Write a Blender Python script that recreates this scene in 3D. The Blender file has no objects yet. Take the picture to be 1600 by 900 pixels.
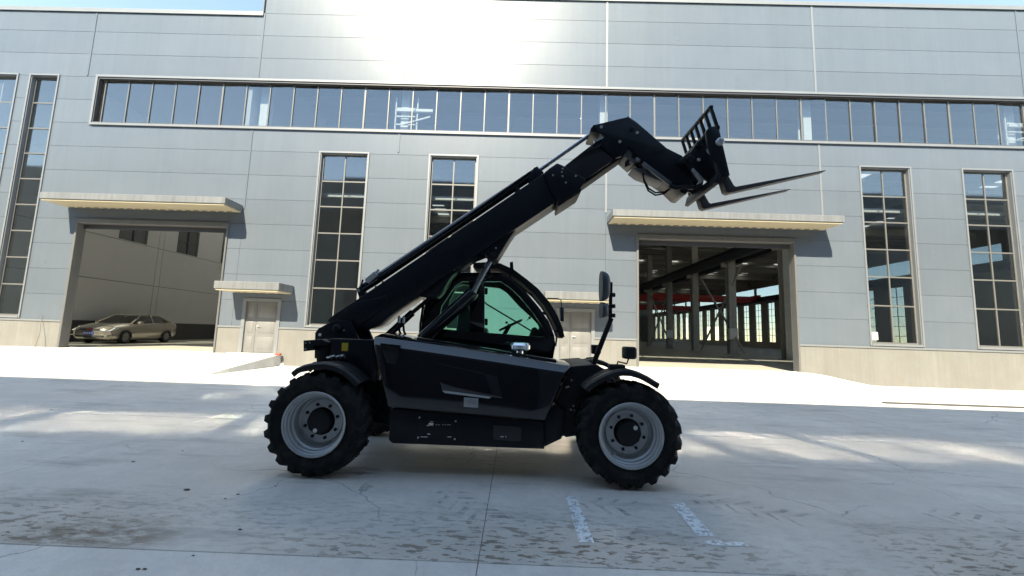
import bpy, bmesh, math, random
from mathutils import Vector, Matrix
random.seed(7)
sc = bpy.context.scene
COL = sc.collection

# ------------------------------------------------------------------ camera
F, PITCH, ROLL, YAW = 640.0, 0.1116455, 0.0325979, -0.0135311     # focal length in px of a 1600 px wide frame
D = 15.6167                                                        # metres from the camera to the hall's front wall
CAMZ = 1.4778
Z0 = 1.44                                                          # top of the plinth
cp, sp, cr, sr, cy, sy = math.cos(PITCH), math.sin(PITCH), math.cos(ROLL), math.sin(ROLL), math.cos(YAW), math.sin(YAW)
_r = Vector((cy, -sy, 0)); FW = Vector((sy*cp, cy*cp, sp)); _u = _r.cross(FW)
RT = _r*cr + _u*sr; UP = -_r*sr + _u*cr
cam = bpy.data.cameras.new('camera'); cam.lens = F/1600*36; cam.sensor_width = 36; cam.sensor_fit = 'HORIZONTAL'
cam.clip_start = 0.05; cam.clip_end = 3000
co = bpy.data.objects.new('camera', cam); COL.objects.link(co)
m = Matrix((RT, UP, -FW)).transposed().to_4x4(); m.translation = (0, 0, CAMZ); co.matrix_world = m
sc.camera = co

# ------------------------------------------------------------------ light
SUN = Vector((-0.25, -1.0, 1.10))                                  # towards the sun (behind the camera, a little left)
w = bpy.data.worlds.new('World'); sc.world = w; w.use_nodes = True
nt = w.node_tree; bg = nt.nodes['Background']
sky = nt.nodes.new('ShaderNodeTexSky'); sky.sky_type = 'NISHITA'; sky.sun_disc = False
sky.sun_elevation = math.atan2(SUN.z, math.hypot(SUN.x, SUN.y)); sky.sun_rotation = math.atan2(SUN.x, SUN.y)
sky.altitude = 50; sky.air_density = 0.85; sky.dust_density = 0.0; sky.ozone_density = 1.5
nt.links.new(sky.outputs[0], bg.inputs[0]); bg.inputs[1].default_value = 0.11
sl = bpy.data.lights.new('sun', 'SUN'); sl.energy = 3.0; sl.angle = math.radians(0.53); sl.color = (1, .985, .975)
so = bpy.data.objects.new('sun', sl); COL.objects.link(so)
so.rotation_euler = (-SUN).to_track_quat('-Z', 'Y').to_euler(); so.location = (-10, -30, 40)
vs = sc.view_settings; vs.view_transform = 'Standard'; vs.look = 'None'; vs.gamma = 1; vs.use_curve_mapping = False
vs.exposure = 2.38
vs.use_white_balance = True; vs.white_balance_temperature = 8500; vs.white_balance_tint = 4
cyc = sc.cycles
cyc.max_bounces = 10; cyc.diffuse_bounces = 5; cyc.glossy_bounces = 5; cyc.transparent_max_bounces = 24
cyc.sample_clamp_indirect = 0; cyc.blur_glossy = 0.0; cyc.caustics_reflective = True
cyc.use_guiding = True; cyc.use_surface_guiding = True; cyc.use_volume_guiding = False; cyc.guiding_training_samples = 128
cyc.use_denoising = True
try:
    cyc.denoiser = 'OPENIMAGEDENOISE'
except Exception:
    pass

# ------------------------------------------------------------------ materials
def mat(name, col, rough=.5, metal=0., var=0., vscale=3., bump=0., bscale=40., coat=0., spec=.5, rnd=0., dirt=None, rvar=0., streak=0.):
    M = bpy.data.materials.new(name); M.use_nodes = True
    t = M.node_tree; N = t.nodes; L = t.links
    b = N['Principled BSDF']
    b.inputs['Base Color'].default_value = (*col, 1); b.inputs['Roughness'].default_value = rough
    b.inputs['Metallic'].default_value = metal; b.inputs['Specular IOR Level'].default_value = spec
    if coat:
        b.inputs['Coat Weight'].default_value = coat; b.inputs['Coat Roughness'].default_value = .06
    tc = N.new('ShaderNodeTexCoord')
    cur = None
    if var or rnd or dirt:
        rgb = N.new('ShaderNodeRGB'); rgb.outputs[0].default_value = (*col, 1); cur = rgb.outputs[0]
    if var:
        n = N.new('ShaderNodeTexNoise'); n.inputs['Scale'].default_value = vscale; n.inputs['Detail'].default_value = 8
        n.inputs['Roughness'].default_value = .62
        L.new(tc.outputs['Object'], n.inputs['Vector'])
        mr = N.new('ShaderNodeMapRange'); mr.inputs[3].default_value = 1-var; mr.inputs[4].default_value = 1+var
        mr.inputs[1].default_value = .25; mr.inputs[2].default_value = .75
        L.new(n.outputs['Fac'], mr.inputs[0])
        mx = N.new('ShaderNodeMix'); mx.data_type = 'RGBA'; mx.blend_type = 'MULTIPLY'; mx.inputs[0].default_value = 1
        L.new(cur, mx.inputs[6]); L.new(mr.outputs[0], mx.inputs[7]); cur = mx.outputs[2]
        if rvar:
            m2 = N.new('ShaderNodeMapRange'); m2.inputs[3].default_value = max(.02, rough-rvar); m2.inputs[4].default_value = rough+rvar
            m2.inputs[1].default_value = .3; m2.inputs[2].default_value = .7
            L.new(n.outputs['Fac'], m2.inputs[0]); L.new(m2.outputs[0], b.inputs['Roughness'])
    if dirt:                                                       # (colour, amount, scale): dust in patches
        n = N.new('ShaderNodeTexNoise'); n.inputs['Scale'].default_value = dirt[2]; n.inputs['Detail'].default_value = 10
        n.inputs['Roughness'].default_value = .7
        L.new(tc.outputs['Object'], n.inputs['Vector'])
        mr = N.new('ShaderNodeMapRange'); mr.inputs[1].default_value = .45; mr.inputs[2].default_value = .8
        mr.inputs[3].default_value = 0; mr.inputs[4].default_value = dirt[1]
        L.new(n.outputs['Fac'], mr.inputs[0])
        mx = N.new('ShaderNodeMix'); mx.data_type = 'RGBA'
        L.new(mr.outputs[0], mx.inputs[0]); L.new(cur, mx.inputs[6]); mx.inputs[7].default_value = (*dirt[0], 1); cur = mx.outputs[2]
    if streak:                                                     # rain streaks run down
        g_ = N.new('ShaderNodeNewGeometry'); mp = N.new('ShaderNodeMapping'); mp.inputs['Scale'].default_value = (5, 5, .16)
        L.new(g_.outputs['Position'], mp.inputs[0])
        n = N.new('ShaderNodeTexNoise'); n.inputs['Scale'].default_value = 1.3; n.inputs['Detail'].default_value = 7; n.inputs['Roughness'].default_value = .7
        L.new(mp.outputs[0], n.inputs['Vector'])
        mr = N.new('ShaderNodeMapRange'); mr.inputs[1].default_value = .35; mr.inputs[2].default_value = .7; mr.inputs[3].default_value = 1+streak*.5; mr.inputs[4].default_value = 1-streak
        L.new(n.outputs['Fac'], mr.inputs[0])
        mx = N.new('ShaderNodeMix'); mx.data_type = 'RGBA'; mx.blend_type = 'MULTIPLY'; mx.inputs[0].default_value = 1
        L.new(cur, mx.inputs[6]); L.new(mr.outputs[0], mx.inputs[7]); cur = mx.outputs[2]
    if rnd:
        oi = N.new('ShaderNodeObjectInfo'); mr = N.new('ShaderNodeMapRange')
        mr.inputs[3].default_value = 1-rnd; mr.inputs[4].default_value = 1+rnd
        L.new(oi.outputs['Random'], mr.inputs[0])
        mx = N.new('ShaderNodeMix'); mx.data_type = 'RGBA'; mx.blend_type = 'MULTIPLY'; mx.inputs[0].default_value = 1
        L.new(cur, mx.inputs[6]); L.new(mr.outputs[0], mx.inputs[7]); cur = mx.outputs[2]
    if cur is not None:
        L.new(cur, b.inputs['Base Color'])
    if bump:
        n = N.new('ShaderNodeTexNoise'); n.inputs['Scale'].default_value = bscale; n.inputs['Detail'].default_value = 6
        L.new(tc.outputs['Object'], n.inputs['Vector'])
        bp = N.new('ShaderNodeBump'); bp.inputs['Strength'].default_value = bump; bp.inputs['Distance'].default_value = .02
        L.new(n.outputs['Fac'], bp.inputs['Height']); L.new(bp.outputs[0], b.inputs['Normal'])
    return M

def glass(name, tint, refl=.12, rough=0.0):
    M = bpy.data.materials.new(name); M.use_nodes = True
    t = M.node_tree; N = t.nodes; L = t.links
    N.remove(N['Principled BSDF']); out = N['Material Output']
    tr = N.new('ShaderNodeBsdfTransparent'); tr.inputs[0].default_value = (*tint, 1)
    gl = N.new('ShaderNodeBsdfGlossy'); gl.inputs['Roughness'].default_value = rough; gl.inputs[0].default_value = (1, 1, 1, 1)
    lw = N.new('ShaderNodeFresnel'); ge = N.new('ShaderNodeNewGeometry')
    io = N.new('ShaderNodeMapRange'); io.inputs[3].default_value = 1.5; io.inputs[4].default_value = 1/1.5      # thin sheet: no total reflection at its back face
    L.new(ge.outputs['Backfacing'], io.inputs[0]); L.new(io.outputs[0], lw.inputs[0])
    mr = N.new('ShaderNodeMapRange'); mr.inputs[1].default_value = .04; mr.inputs[2].default_value = 1
    mr.inputs[3].default_value = refl; mr.inputs[4].default_value = 1
    L.new(lw.outputs[0], mr.inputs[0])
    ms = N.new('ShaderNodeMixShader'); L.new(mr.outputs[0], ms.inputs[0]); L.new(tr.outputs[0], ms.inputs[1]); L.new(gl.outputs[0], ms.inputs[2])
    L.new(ms.outputs[0], out.inputs[0])
    return M

MT = {}
MT['panel'] = mat('grey_metal_panel', (.095, .114, .136), .31, .05, spec=.42, var=.05, vscale=.6, rnd=.045, bump=.06, bscale=1.3, dirt=((.17, .17, .165), .12, .5), streak=.055)
MT['trim'] = mat('light_grey_flashing', (.17, .18, .19), .42, .2, var=.05, vscale=2)
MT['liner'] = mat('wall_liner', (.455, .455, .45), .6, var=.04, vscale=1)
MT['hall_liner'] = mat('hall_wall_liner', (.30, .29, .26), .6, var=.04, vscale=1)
MT['joint'] = mat('joint_sealant', (.10, .105, .11), .7)
MT['plinth'] = mat('cream_rendered_plinth', (.148, .145, .136), .85, var=.10, vscale=1.2, bump=.25, bscale=60, dirt=((.135, .12, .10), .6, 1.6), streak=.12)
MT['alu'] = mat('window_aluminium', (.13, .128, .122), .4, .2, var=.05)
MT['alu_dark'] = mat('dark_window_frame', (.07, .07, .075), .45, .3)
MT['canopy'] = mat('canopy_cladding', (.155, .162, .168), .45, .2, var=.08, vscale=1.5, dirt=((.22, .22, .215), .35, 1.2), streak=.25)
MT['gateframe'] = mat('gate_frame_paint', (.10, .10, .10), .5, var=.08, streak=.15)
MT['soffit'] = mat('cream_soffit', (.40, .35, .25), .7, var=.05)
MT['door'] = mat('steel_door_grey', (.145, .145, .143), .5, var=.05, streak=.1)
MT['white_steel'] = mat('white_painted_steel', (.74, .73, .70), .5, var=.05)
MT['grey_steel'] = mat('grey_painted_steel', (.33, .32, .295), .55, var=.08)
MT['roofsteel'] = mat('galvanised_purlin', (.30, .295, .27), .5, .3)
MT['dark_steel'] = mat('dark_runway_steel', (.03, .035, .045), .5)
MT['red'] = mat('red_crane_paint', (.45, .02, .02), .45, var=.06)
MT['roof'] = mat('roof_sheet', (.22, .22, .215), .6)
def translucent(name, col):
    M = bpy.data.materials.new(name); M.use_nodes = True; N = M.node_tree.nodes; N.remove(N['Principled BSDF'])
    t = N.new('ShaderNodeBsdfTranslucent'); t.inputs[0].default_value = (*col, 1); M.node_tree.links.new(t.outputs[0], N['Material Output'].inputs[0])
    return M
MT['skylight_and_fill'] = translucent('fill_skylight_sheet', (.55, .55, .53)); MT['skylight_and_fill2'] = translucent('dim_skylight_sheet', (.30, .30, .29))  # brighter sheet is for the added left-room skylights; the second dims the hall
MT['dado'] = mat('dark_dado_paint', (.045, .045, .047), .7, var=.1)
MT['pane'] = glass('window_glass', (.72, .75, .76), .105, .045)
MT['farglass'] = glass('grey_far_glass', (.45, .48, .50), .06)
MT['floor'] = mat('hall_floor', (.33, .315, .27), .45, var=.12, vscale=.6)
MT['black'] = mat('black_gloss_paint', (.003, .004, .007), .08, coat=.6, spec=.5, var=.1, dirt=((.022, .021, .02), .25, 2.5))
MT['black2'] = mat('black_satin_paint', (.006, .008, .0125), .36, spec=.28, var=.2, vscale=6, dirt=((.02, .02, .022), .25, 3))
MT['black3'] = mat('black_matt_steel', (.006, .007, .009), .5, spec=.25, var=.25, vscale=8, dirt=((.035, .033, .03), .3, 5))
MT['plastic'] = mat('black_plastic', (.012, .013, .014), .5, spec=.3, bump=.1, bscale=200)
MT['rubber'] = mat('tyre_rubber', (.009, .009, .0095), .8, spec=.25, var=.25, vscale=10, bump=.15, bscale=70, dirt=((.085, .08, .07), .45, 5))
MT['rim'] = mat('grey_rim_paint', (.46, .465, .47), .38, .35, var=.1, vscale=8, dirt=((.2, .19, .17), .3, 6))
MT['chrome'] = mat('chrome', (.7, .7, .72), .12, 1.)
MT['steelrod'] = mat('cylinder_rod', (.38, .39, .42), .2, .9)
MT['bolt'] = mat('zinc_bolt', (.5, .5, .5), .35, .8)
MT['fork'] = mat('worn_fork_steel', (.05, .046, .046), .5, .3, var=.3, vscale=8)
MT['yellow'] = mat('yellow_sticker', (.55, .40, .03), .5)
MT['white'] = mat('white_print', (.75, .75, .73), .5)
MT['latch'] = mat('silver_latch', (.42, .42, .42), .35, .5)
MT['cabglass'] = glass('green_cab_glass', (.76, .97, .91), .03)
MT['mirrorback'] = mat('mirror_shell', (.04, .045, .055), .4)
MT['mirror'] = mat('mirror_face', (.8, .8, .8), .02, 1.)
MT['seat'] = mat('seat_vinyl', (.03, .035, .04), .35)
MT['carpaint'] = mat('champagne_car_paint', (.43, .385, .32), .25, .6, coat=1.)
MT['carglass'] = glass('car_glass', (.07, .08, .08), .10)
MT['lamp'] = mat('clear_lamp', (.6, .63, .65), .12, .4)
MT['plate'] = mat('blue_plate', (.03, .09, .42), .4)
MT['alloy'] = mat('alloy_wheel', (.35, .35, .34), .35, .6)
MT['pebble'] = mat('pebble', (.12, .10, .08), .9)
MT['brickred'] = mat('red_plastic', (.45, .06, .04), .5)

def concrete(name, base, sub=False, wet=True):
    """pale road concrete: broad mottling, fine grain, dark tyre scuffs, brown tread-mud flecks that lie near the front edge"""
    M = bpy.data.materials.new(name); M.use_nodes = True
    t = M.node_tree; N = t.nodes; L = t.links; b = N['Principled BSDF']
    g = N.new('ShaderNodeNewGeometry'); pos = g.outputs['Position']
    def noise(scale, detail=6, rough=.6, stretch=None, rot=0):
        v = pos
        if stretch:
            mp = N.new('ShaderNodeMapping'); mp.inputs['Scale'].default_value = stretch; mp.inputs['Rotation'].default_value = (0, 0, rot)
            L.new(pos, mp.inputs[0]); v = mp.outputs[0]
        n = N.new('ShaderNodeTexNoise'); n.inputs['Scale'].default_value = scale; n.inputs['Detail'].default_value = detail
        n.inputs['Roughness'].default_value = rough; L.new(v, n.inputs['Vector']); return n.outputs['Fac']
    def rng(x, a, c, lo, hi):
        mr = N.new('ShaderNodeMapRange'); mr.inputs[1].default_value = a; mr.inputs[2].default_value = c
        mr.inputs[3].default_value = lo; mr.inputs[4].default_value = hi; L.new(x, mr.inputs[0]); return mr.outputs[0]
    def math_(op, a, c):
        k = N.new('ShaderNodeMath'); k.operation = op
        for i, v in enumerate((a, c)):
            if isinstance(v, (int, float)): k.inputs[i].default_value = v
            else: L.new(v, k.inputs[i])
        return k.outputs[0]
    def mix(fac, a, c, mode='MIX'):
        k = N.new('ShaderNodeMix'); k.data_type = 'RGBA'; k.blend_type = mode
        if isinstance(fac, (int, float)): k.inputs[0].default_value = fac
        else: L.new(fac, k.inputs[0])
        for i, v in ((6, a), (7, c)):
            if isinstance(v, tuple): k.inputs[i].default_value = (*v, 1)
            else: L.new(v, k.inputs[i])
        return k.outputs[2]
    c = mix(rng(noise(.35, 8), .3, .7, 0, 1), tuple(x*.80 for x in base), tuple(x*1.08 for x in base))
    c = mix(rng(noise(2.2, 10, .72), .38, .7, 0, .7), c, tuple(x*.68 for x in base))
    c = mix(rng(noise(14, 8, .75), .48, .72, 0, .5), c, tuple(x*.66 for x in base))
    c = mix(rng(noise(90, 4, .6), .52, .72, 0, .45), c, tuple(x*.55 for x in base))
    c = mix(rng(noise(260, 3, .6), .55, .72, 0, .4), c, tuple(x*1.2 for x in base))
    # hairline cracks
    dn = N.new('ShaderNodeTexNoise'); dn.inputs['Scale'].default_value = 1.5; dn.inputs['Detail'].default_value = 6; L.new(pos, dn.inputs['Vector'])
    va = N.new('ShaderNodeVectorMath'); va.operation = 'MULTIPLY_ADD'; va.inputs[1].default_value = (.7, .7, 0); L.new(dn.outputs['Color'], va.inputs[0]); L.new(pos, va.inputs[2])
    vo = N.new('ShaderNodeTexVoronoi'); vo.feature = 'DISTANCE_TO_EDGE'; vo.inputs['Scale'].default_value = .33; L.new(va.outputs[0], vo.inputs['Vector'])
    c = mix(math_('MULTIPLY', rng(vo.outputs['Distance'], .0012, .0035, .7, 0), rng(noise(.7, 3), .45, .55, 0, 1)), c, tuple(x*.3 for x in base))
    if wet:
        # long faint scuffs and tyre rubbings, old cement smears
        c = mix(rng(noise(1.6, 8, .68, (.35, 1.6, 1), .25), .54, .68, 0, .5), c, (.22, .215, .20))
        c = mix(rng(noise(2.3, 8, .7, (.30, 1.9, 1), -.5), .58, .70, 0, .5), c, (.20, .20, .195))
        c = mix(rng(noise(1.1, 8, .68, (.5, 2.4, 1), -.35), .58, .72, 0, .45), c, (.72, .71, .67))
        sx = N.new('ShaderNodeSeparateXYZ'); L.new(pos, sx.inputs[0])
        # damp mud flecks dropped from tyre treads, a band along the joint near the front
        band = math_('MULTIPLY', rng(sx.outputs[1], 2.80, 2.9, .4, 1), rng(sx.outputs[1], 3.05, 3.85, 1, 0))
        patch = rng(noise(.5, 3, .5), .36, .50, .15, 1)
        fl = rng(noise(12, 5, .62, (.65, 1.8, 1), .25), .53, .57, 0, 1)
        k_ = math_('MULTIPLY', math_('MULTIPLY', band, patch), 1.0)
        c = mix(math_('MULTIPLY', k_, .35), c, (.34, .29, .23))
        c = mix(math_('MULTIPLY', k_, math_('MULTIPLY', fl, .85)), c, (.13, .095, .065))
        # brown damp patch at the left of the joint
        px2 = math_('MULTIPLY', math_('MULTIPLY', rng(sx.outputs[0], -3.5, -3.2, 0, 1), rng(sx.outputs[0], -2.55, -2.2, 1, 0)), math_('MULTIPLY', rng(sx.outputs[1], 2.8, 2.9, 0, 1), rng(sx.outputs[1], 3.0, 3.35, 1, 0)))
        c = mix(math_('MULTIPLY', px2, rng(noise(7, 7, .7, (.7, 1.6, 1), .5), .40, .55, 0, .8)), c, (.15, .11, .075))
    L.new(c, b.inputs['Base Color'])
    L.new(rng(noise(3, 6), .3, .7, .48, .72), b.inputs['Roughness'])
    bp = N.new('ShaderNodeBump'); bp.inputs['Strength'].default_value = .25; bp.inputs['Distance'].default_value = .01
    L.new(noise(60, 6, .7), bp.inputs['Height']); L.new(bp.outputs[0], b.inputs['Normal'])
    return M
MT['road'] = concrete('road_concrete', (.66, .605, .55))
MT['front'] = concrete('front_concrete', (.70, .65, .60), wet=False)
MT['apron'] = concrete('apron_concrete', (.56, .55, .52), wet=False)
MT['earth'] = mat('ground_earth', (.24, .22, .19), .9, var=.2, vscale=.2)

def paint_mat(name='worn_white_paint', col=(.72, .73, .73), lo=.40, hi=.50, sc_=20, amt=1.):
    M = mat(name, col, .6)
    t = M.node_tree; N = t.nodes; L = t.links; b = N['Principled BSDF']; out = N['Material Output']
    g = N.new('ShaderNodeNewGeometry'); n = N.new('ShaderNodeTexNoise'); n.inputs['Scale'].default_value = sc_; n.inputs['Detail'].default_value = 8
    n.inputs['Roughness'].default_value = .75; L.new(g.outputs['Position'], n.inputs['Vector'])
    mr = N.new('ShaderNodeMapRange'); mr.inputs[1].default_value = lo; mr.inputs[2].default_value = hi; mr.inputs[4].default_value = amt; L.new(n.outputs['Fac'], mr.inputs[0])
    tr = N.new('ShaderNodeBsdfTransparent'); ms = N.new('ShaderNodeMixShader')
    L.new(mr.outputs[0], ms.inputs[0]); L.new(tr.outputs[0], ms.inputs[1]); L.new(b.outputs[0], ms.inputs[2]); L.new(ms.outputs[0], out.inputs[0])
    return M
MT['paint'] = paint_mat(); MT['tyreprint'] = paint_mat('rubber_print', (.16, .16, .16), .42, .66, 9, .42)

# ------------------------------------------------------------------ builders
def at(x, y, Y):
    """photo pixel (1600 x 900) -> (X, Z) on the vertical plane that lies Y metres ahead"""
    d = RT*((x-800)/F) - UP*((y-450)/F) + FW
    t = Y/d.y
    return (d.x*t, CAMZ+d.z*t)
def PX(pts, Y):
    return [at(x, y, Y) for x, y in pts]
def onz(x, y, Z=0.):
    d = RT*((x-800)/F) - UP*((y-450)/F) + FW
    t = (Z-CAMZ)/d.z
    return Vector((d.x*t, d.y*t, Z))

class MB:
    def __init__(s): s.v = []; s.f = []
    def add(s, vs_, fs):
        o = len(s.v); s.v += [tuple(p) for p in vs_]; s.f += [tuple(i+o for i in f) for f in fs]; return s
    def box(s, x0, x1, y0, y1, z0, z1):
        return s.add([(x0,y0,z0),(x1,y0,z0),(x1,y1,z0),(x0,y1,z0),(x0,y0,z1),(x1,y0,z1),(x1,y1,z1),(x0,y1,z1)],
                     [(0,3,2,1),(4,5,6,7),(0,1,5,4),(1,2,6,5),(2,3,7,6),(3,0,4,7)])
    def prism(s, poly, y0, y1):
        """polygon of (X, Z) extruded from y0 to y1"""
        n = len(poly)
        a = sum(poly[i][0]*poly[(i+1) % n][1]-poly[(i+1) % n][0]*poly[i][1] for i in range(n))
        if a < 0: poly = poly[::-1]
        vs_ = [(x, y0, z) for x, z in poly]+[(x, y1, z) for x, z in poly]
        return s.add(vs_, [tuple(range(n)), tuple(range(2*n-1, n-1, -1))]+[(i, i+n, (i+1) % n+n, (i+1) % n) for i in range(n)])
    def ring(s, out, inn, y0, y1):
        n = len(out)
        vs_ = [(x, y0, z) for x, z in out]+[(x, y0, z) for x, z in inn]+[(x, y1, z) for x, z in out]+[(x, y1, z) for x, z in inn]
        fs = []
        for i in range(n):
            j = (i+1) % n
            fs += [(i, j, n+j, n+i), (2*n+j, 2*n+i, 3*n+i, 3*n+j), (j, i, 2*n+i, 2*n+j), (n+i, n+j, 3*n+j, 3*n+i)]
        return s.add(vs_, fs)
    def tube(s, pts, r, n=10, caps=True):
        pts = [Vector(p) for p in pts]; rings = []
        prev = None
        for i, p in enumerate(pts):
            t = (pts[min(i+1, len(pts)-1)]-pts[max(i-1, 0)]).normalized()
            if prev is None:
                a = t.cross(Vector((0, 0, 1)));
                if a.length < 1e-3: a = t.cross(Vector((1, 0, 0)))
            else:
                a = prev-t*prev.dot(t)
            a.normalize(); prev = a; b = t.cross(a)
            rr = r[i] if isinstance(r, (list, tuple)) else r
            rings.append([p+(a*math.cos(k*2*math.pi/n)+b*math.sin(k*2*math.pi/n))*rr for k in range(n)])
        vs_ = [q for rg in rings for q in rg]; fs = []
        for i in range(len(pts)-1):
            for k in range(n):
                fs.append((i*n+k, i*n+(k+1) % n, (i+1)*n+(k+1) % n, (i+1)*n+k))
        if caps: fs += [tuple(range(n-1, -1, -1)), tuple((len(pts)-1)*n+k for k in range(n))]
        return s.add(vs_, fs)
    def lathe(s, prof, c, axis='Y', n=48, closed=False, cap0=True):
        """prof: (radius, offset along axis)"""
        vs_ = []; fs = []
        for r, o in prof:
            for k in range(n):
                a = 2*math.pi*k/n
                if axis == 'Y': vs_.append((c[0]+r*math.cos(a), c[1]+o, c[2]+r*math.sin(a)))
                elif axis == 'Z': vs_.append((c[0]+r*math.cos(a), c[1]+r*math.sin(a), c[2]+o))
                else: vs_.append((c[0]+o, c[1]+r*math.cos(a), c[2]+r*math.sin(a)))
        m_ = len(prof)
        for i in range(m_ if closed else m_-1):
            j = (i+1) % m_
            for k in range(n): fs.append((i*n+k, i*n+(k+1) % n, j*n+(k+1) % n, j*n+k))
        if not closed:
            if cap0 and prof[0][0] > 1e-4: fs.append(tuple(range(n-1, -1, -1)))
            if prof[-1][0] > 1e-4: fs.append(tuple((m_-1)*n+k for k in range(n)))
        return s.add(vs_, fs)
    def beam(s, p0, p1, w_, h_, up=(0, 0, 1)):
        p0 = Vector(p0); p1 = Vector(p1); t = (p1-p0).normalized(); a = t.cross(Vector(up))
        if a.length < 1e-3: a = t.cross(Vector((0, 1, 0)))
        a.normalize(); b = a.cross(t)
        q = [p+a*(sa*w_/2)+b*(sb*h_/2) for p in (p0, p1) for sa, sb in ((-1, -1), (1, -1), (1, 1), (-1, 1))]
        return s.add(q, [(3,2,1,0),(4,5,6,7),(0,1,5,4),(1,2,6,5),(2,3,7,6),(3,0,4,7)])
    def mesh(s, name, bevel=0, seg=2, smooth=None, org=(0, 0, 0)):
        me = bpy.data.meshes.new(name)
        me.from_pydata([(x-org[0], y-org[1], z-org[2]) for x, y, z in s.v], [], s.f)
        bm = bmesh.new(); bm.from_mesh(me)
        bmesh.ops.recalc_face_normals(bm, faces=bm.faces)
        if bevel:
            ed = [e for e in bm.edges if len(e.link_faces) == 2 and e.calc_face_angle(0) > .5]
            bmesh.ops.bevel(bm, geom=ed, offset=bevel, segments=seg, profile=.5, affect='EDGES', clamp_overlap=True)
        if smooth is not None or bevel:
            for f in bm.faces: f.smooth = True
            for e in bm.edges:
                if len(e.link_faces) == 2 and e.calc_face_angle(0) > (smooth or .6): e.smooth = False
        bm.to_mesh(me); bm.free()
        return me
    def build(s, name, m_, parent=None, bevel=0, seg=2, smooth=None):
        org = Vector((0, 0, 0))
        q = parent
        while q is not None: org += q.location; q = q.parent
        me = s.mesh(name, bevel, seg, smooth, org)
        me.materials.append(MT[m_] if isinstance(m_, str) else m_)
        o = bpy.data.objects.new(name, me); COL.objects.link(o)
        if parent is not None: o.parent = parent
        return o
def obj(name, me, parent=None, loc=(0, 0, 0)):
    o = bpy.data.objects.new(name, me); COL.objects.link(o); o.location = loc
    if parent is not None: o.parent = parent
    return o
def thing(name, label, cat, loc=(0, 0, 0), group=None):
    o = bpy.data.objects.new(name, None); COL.objects.link(o); o.location = loc; o.empty_display_size = .3
    o['label'] = label; o['category'] = cat
    if group: o['group'] = group
    return o
def tag(o, label, cat, group=None):
    o['label'] = label; o['category'] = cat
    if group: o['group'] = group
    return o
def struct(o): o['kind'] = 'structure'; return o
def shift(poly, dx, dz): return [(x+dx, z+dz) for x, z in poly]

# wall sheet with openings: rectangles (x0, x1, z0, z1) are left out; front at y0, back at y1
def sheet(mb, x0, x1, z0, z1, holes, y0, y1, swap=False):
    xs = sorted({x0, x1, *[min(max(h, x0), x1) for r in holes for h in r[:2]]})
    zs = sorted({z0, z1, *[min(max(h, z0), z1) for r in holes for h in r[2:]]})
    nx, nz = len(xs)-1, len(zs)-1
    def solid(i, k):
        if i < 0 or k < 0 or i >= nx or k >= nz: return False
        cx, cz = (xs[i]+xs[i+1])/2, (zs[k]+zs[k+1])/2
        return not any(r[0] < cx < r[1] and r[2] < cz < r[3] for r in holes)
    P = (lambda x, y, z: (y, x, z)) if swap else (lambda x, y, z: (x, y, z))
    idx = {}
    vs_ = []
    def V(i, k, b):
        if (i, k, b) not in idx:
            idx[(i, k, b)] = len(vs_); vs_.append(P(xs[i], y1 if b else y0, zs[k]))
        return idx[(i, k, b)]
    fs = []
    for i in range(nx):
        for k in range(nz):
            if not solid(i, k): continue
            fs += [(V(i,k,0), V(i+1,k,0), V(i+1,k+1,0), V(i,k+1,0)), (V(i,k,1), V(i,k+1,1), V(i+1,k+1,1), V(i+1,k,1))]
            if not solid(i-1, k): fs.append((V(i,k,0), V(i,k+1,0), V(i,k+1,1), V(i,k,1)))
            if not solid(i+1, k): fs.append((V(i+1,k,0), V(i+1,k,1), V(i+1,k+1,1), V(i+1,k+1,0)))
            if not solid(i, k-1): fs.append((V(i,k,0), V(i,k,1), V(i+1,k,1), V(i+1,k,0)))
            if not solid(i, k+1): fs.append((V(i,k+1,0), V(i+1,k+1,0), V(i+1,k+1,1), V(i,k+1,1)))
    if fs: mb.add(vs_, fs)
    return bool(fs)

# ------------------------------------------------------------------ ground
g = MB(); g.add([(-900, -900, -.03), (900, -900, -.03), (900, 900, -.03), (-900, 900, -.03)], [(0, 1, 2, 3)])
struct(g.build('ground', 'earth'))
struct(MB().box(-33, 33, -2.6, 11.05, -.028, -.006).build('joint_filler', 'earth'))
road = bpy.data.objects.new('road', None); COL.objects.link(road); struct(road)
XJ = [-0.2+4.62*i for i in range(-7, 8)]
YJ = [-1.36, 2.83, 6.62, 11.05]
for j in range(3):
    for i in range(len(XJ)-1):
        gp = .003
        b = MB().box(XJ[i]+gp, XJ[i+1]-gp, YJ[j]+gp, YJ[j+1]-gp, -.12, 0)
        b.build('concrete_slab', 'front' if j == 0 else 'road', road, bevel=.004, seg=1)
b = MB().box(-33, 33, -2.62, YJ[0]-.006, -.12, -.002); struct(b.build('pavement', 'front'))
# sunlit apron with ramps up to the doors
def smooth01(t): t = max(0, min(1, t)); return t*t*(3-2*t)
def rampz(x, y):
    t = max(0, min(1, (y-11.6)/(D-.25-11.6)))
    def side(x, a0, a1, b1, b0): return smooth01((x-a0)/(a1-a0))*smooth01((b0-x)/(b0-b1))
    s = max(side(x, -24.5, -19.0, -8.87, -8.86), side(x, -.4, .9, 10.7, 13.4))
    return .40*t*s
ap = MB()
xs = [-32+.5*i for i in range(0, 43)]+[-10.4, -9.8, -9.3, -8.88, -8.84]+[-8.5+.5*i for i in range(0, 82)]
xs = sorted(set(xs)); ys = [11.056, 11.6, 12.1, 12.6, 13.2, 13.8, 14.4, 15.0, 15.36, D+.3]
vv = [(x, y, rampz(x, y)+.004) for x in xs for y in ys]; n_ = len(ys)
ap.add(vv, [(i*n_+j, (i+1)*n_+j, (i+1)*n_+j+1, i*n_+j+1) for i in range(len(xs)-1) for j in range(n_-1)])
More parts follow.
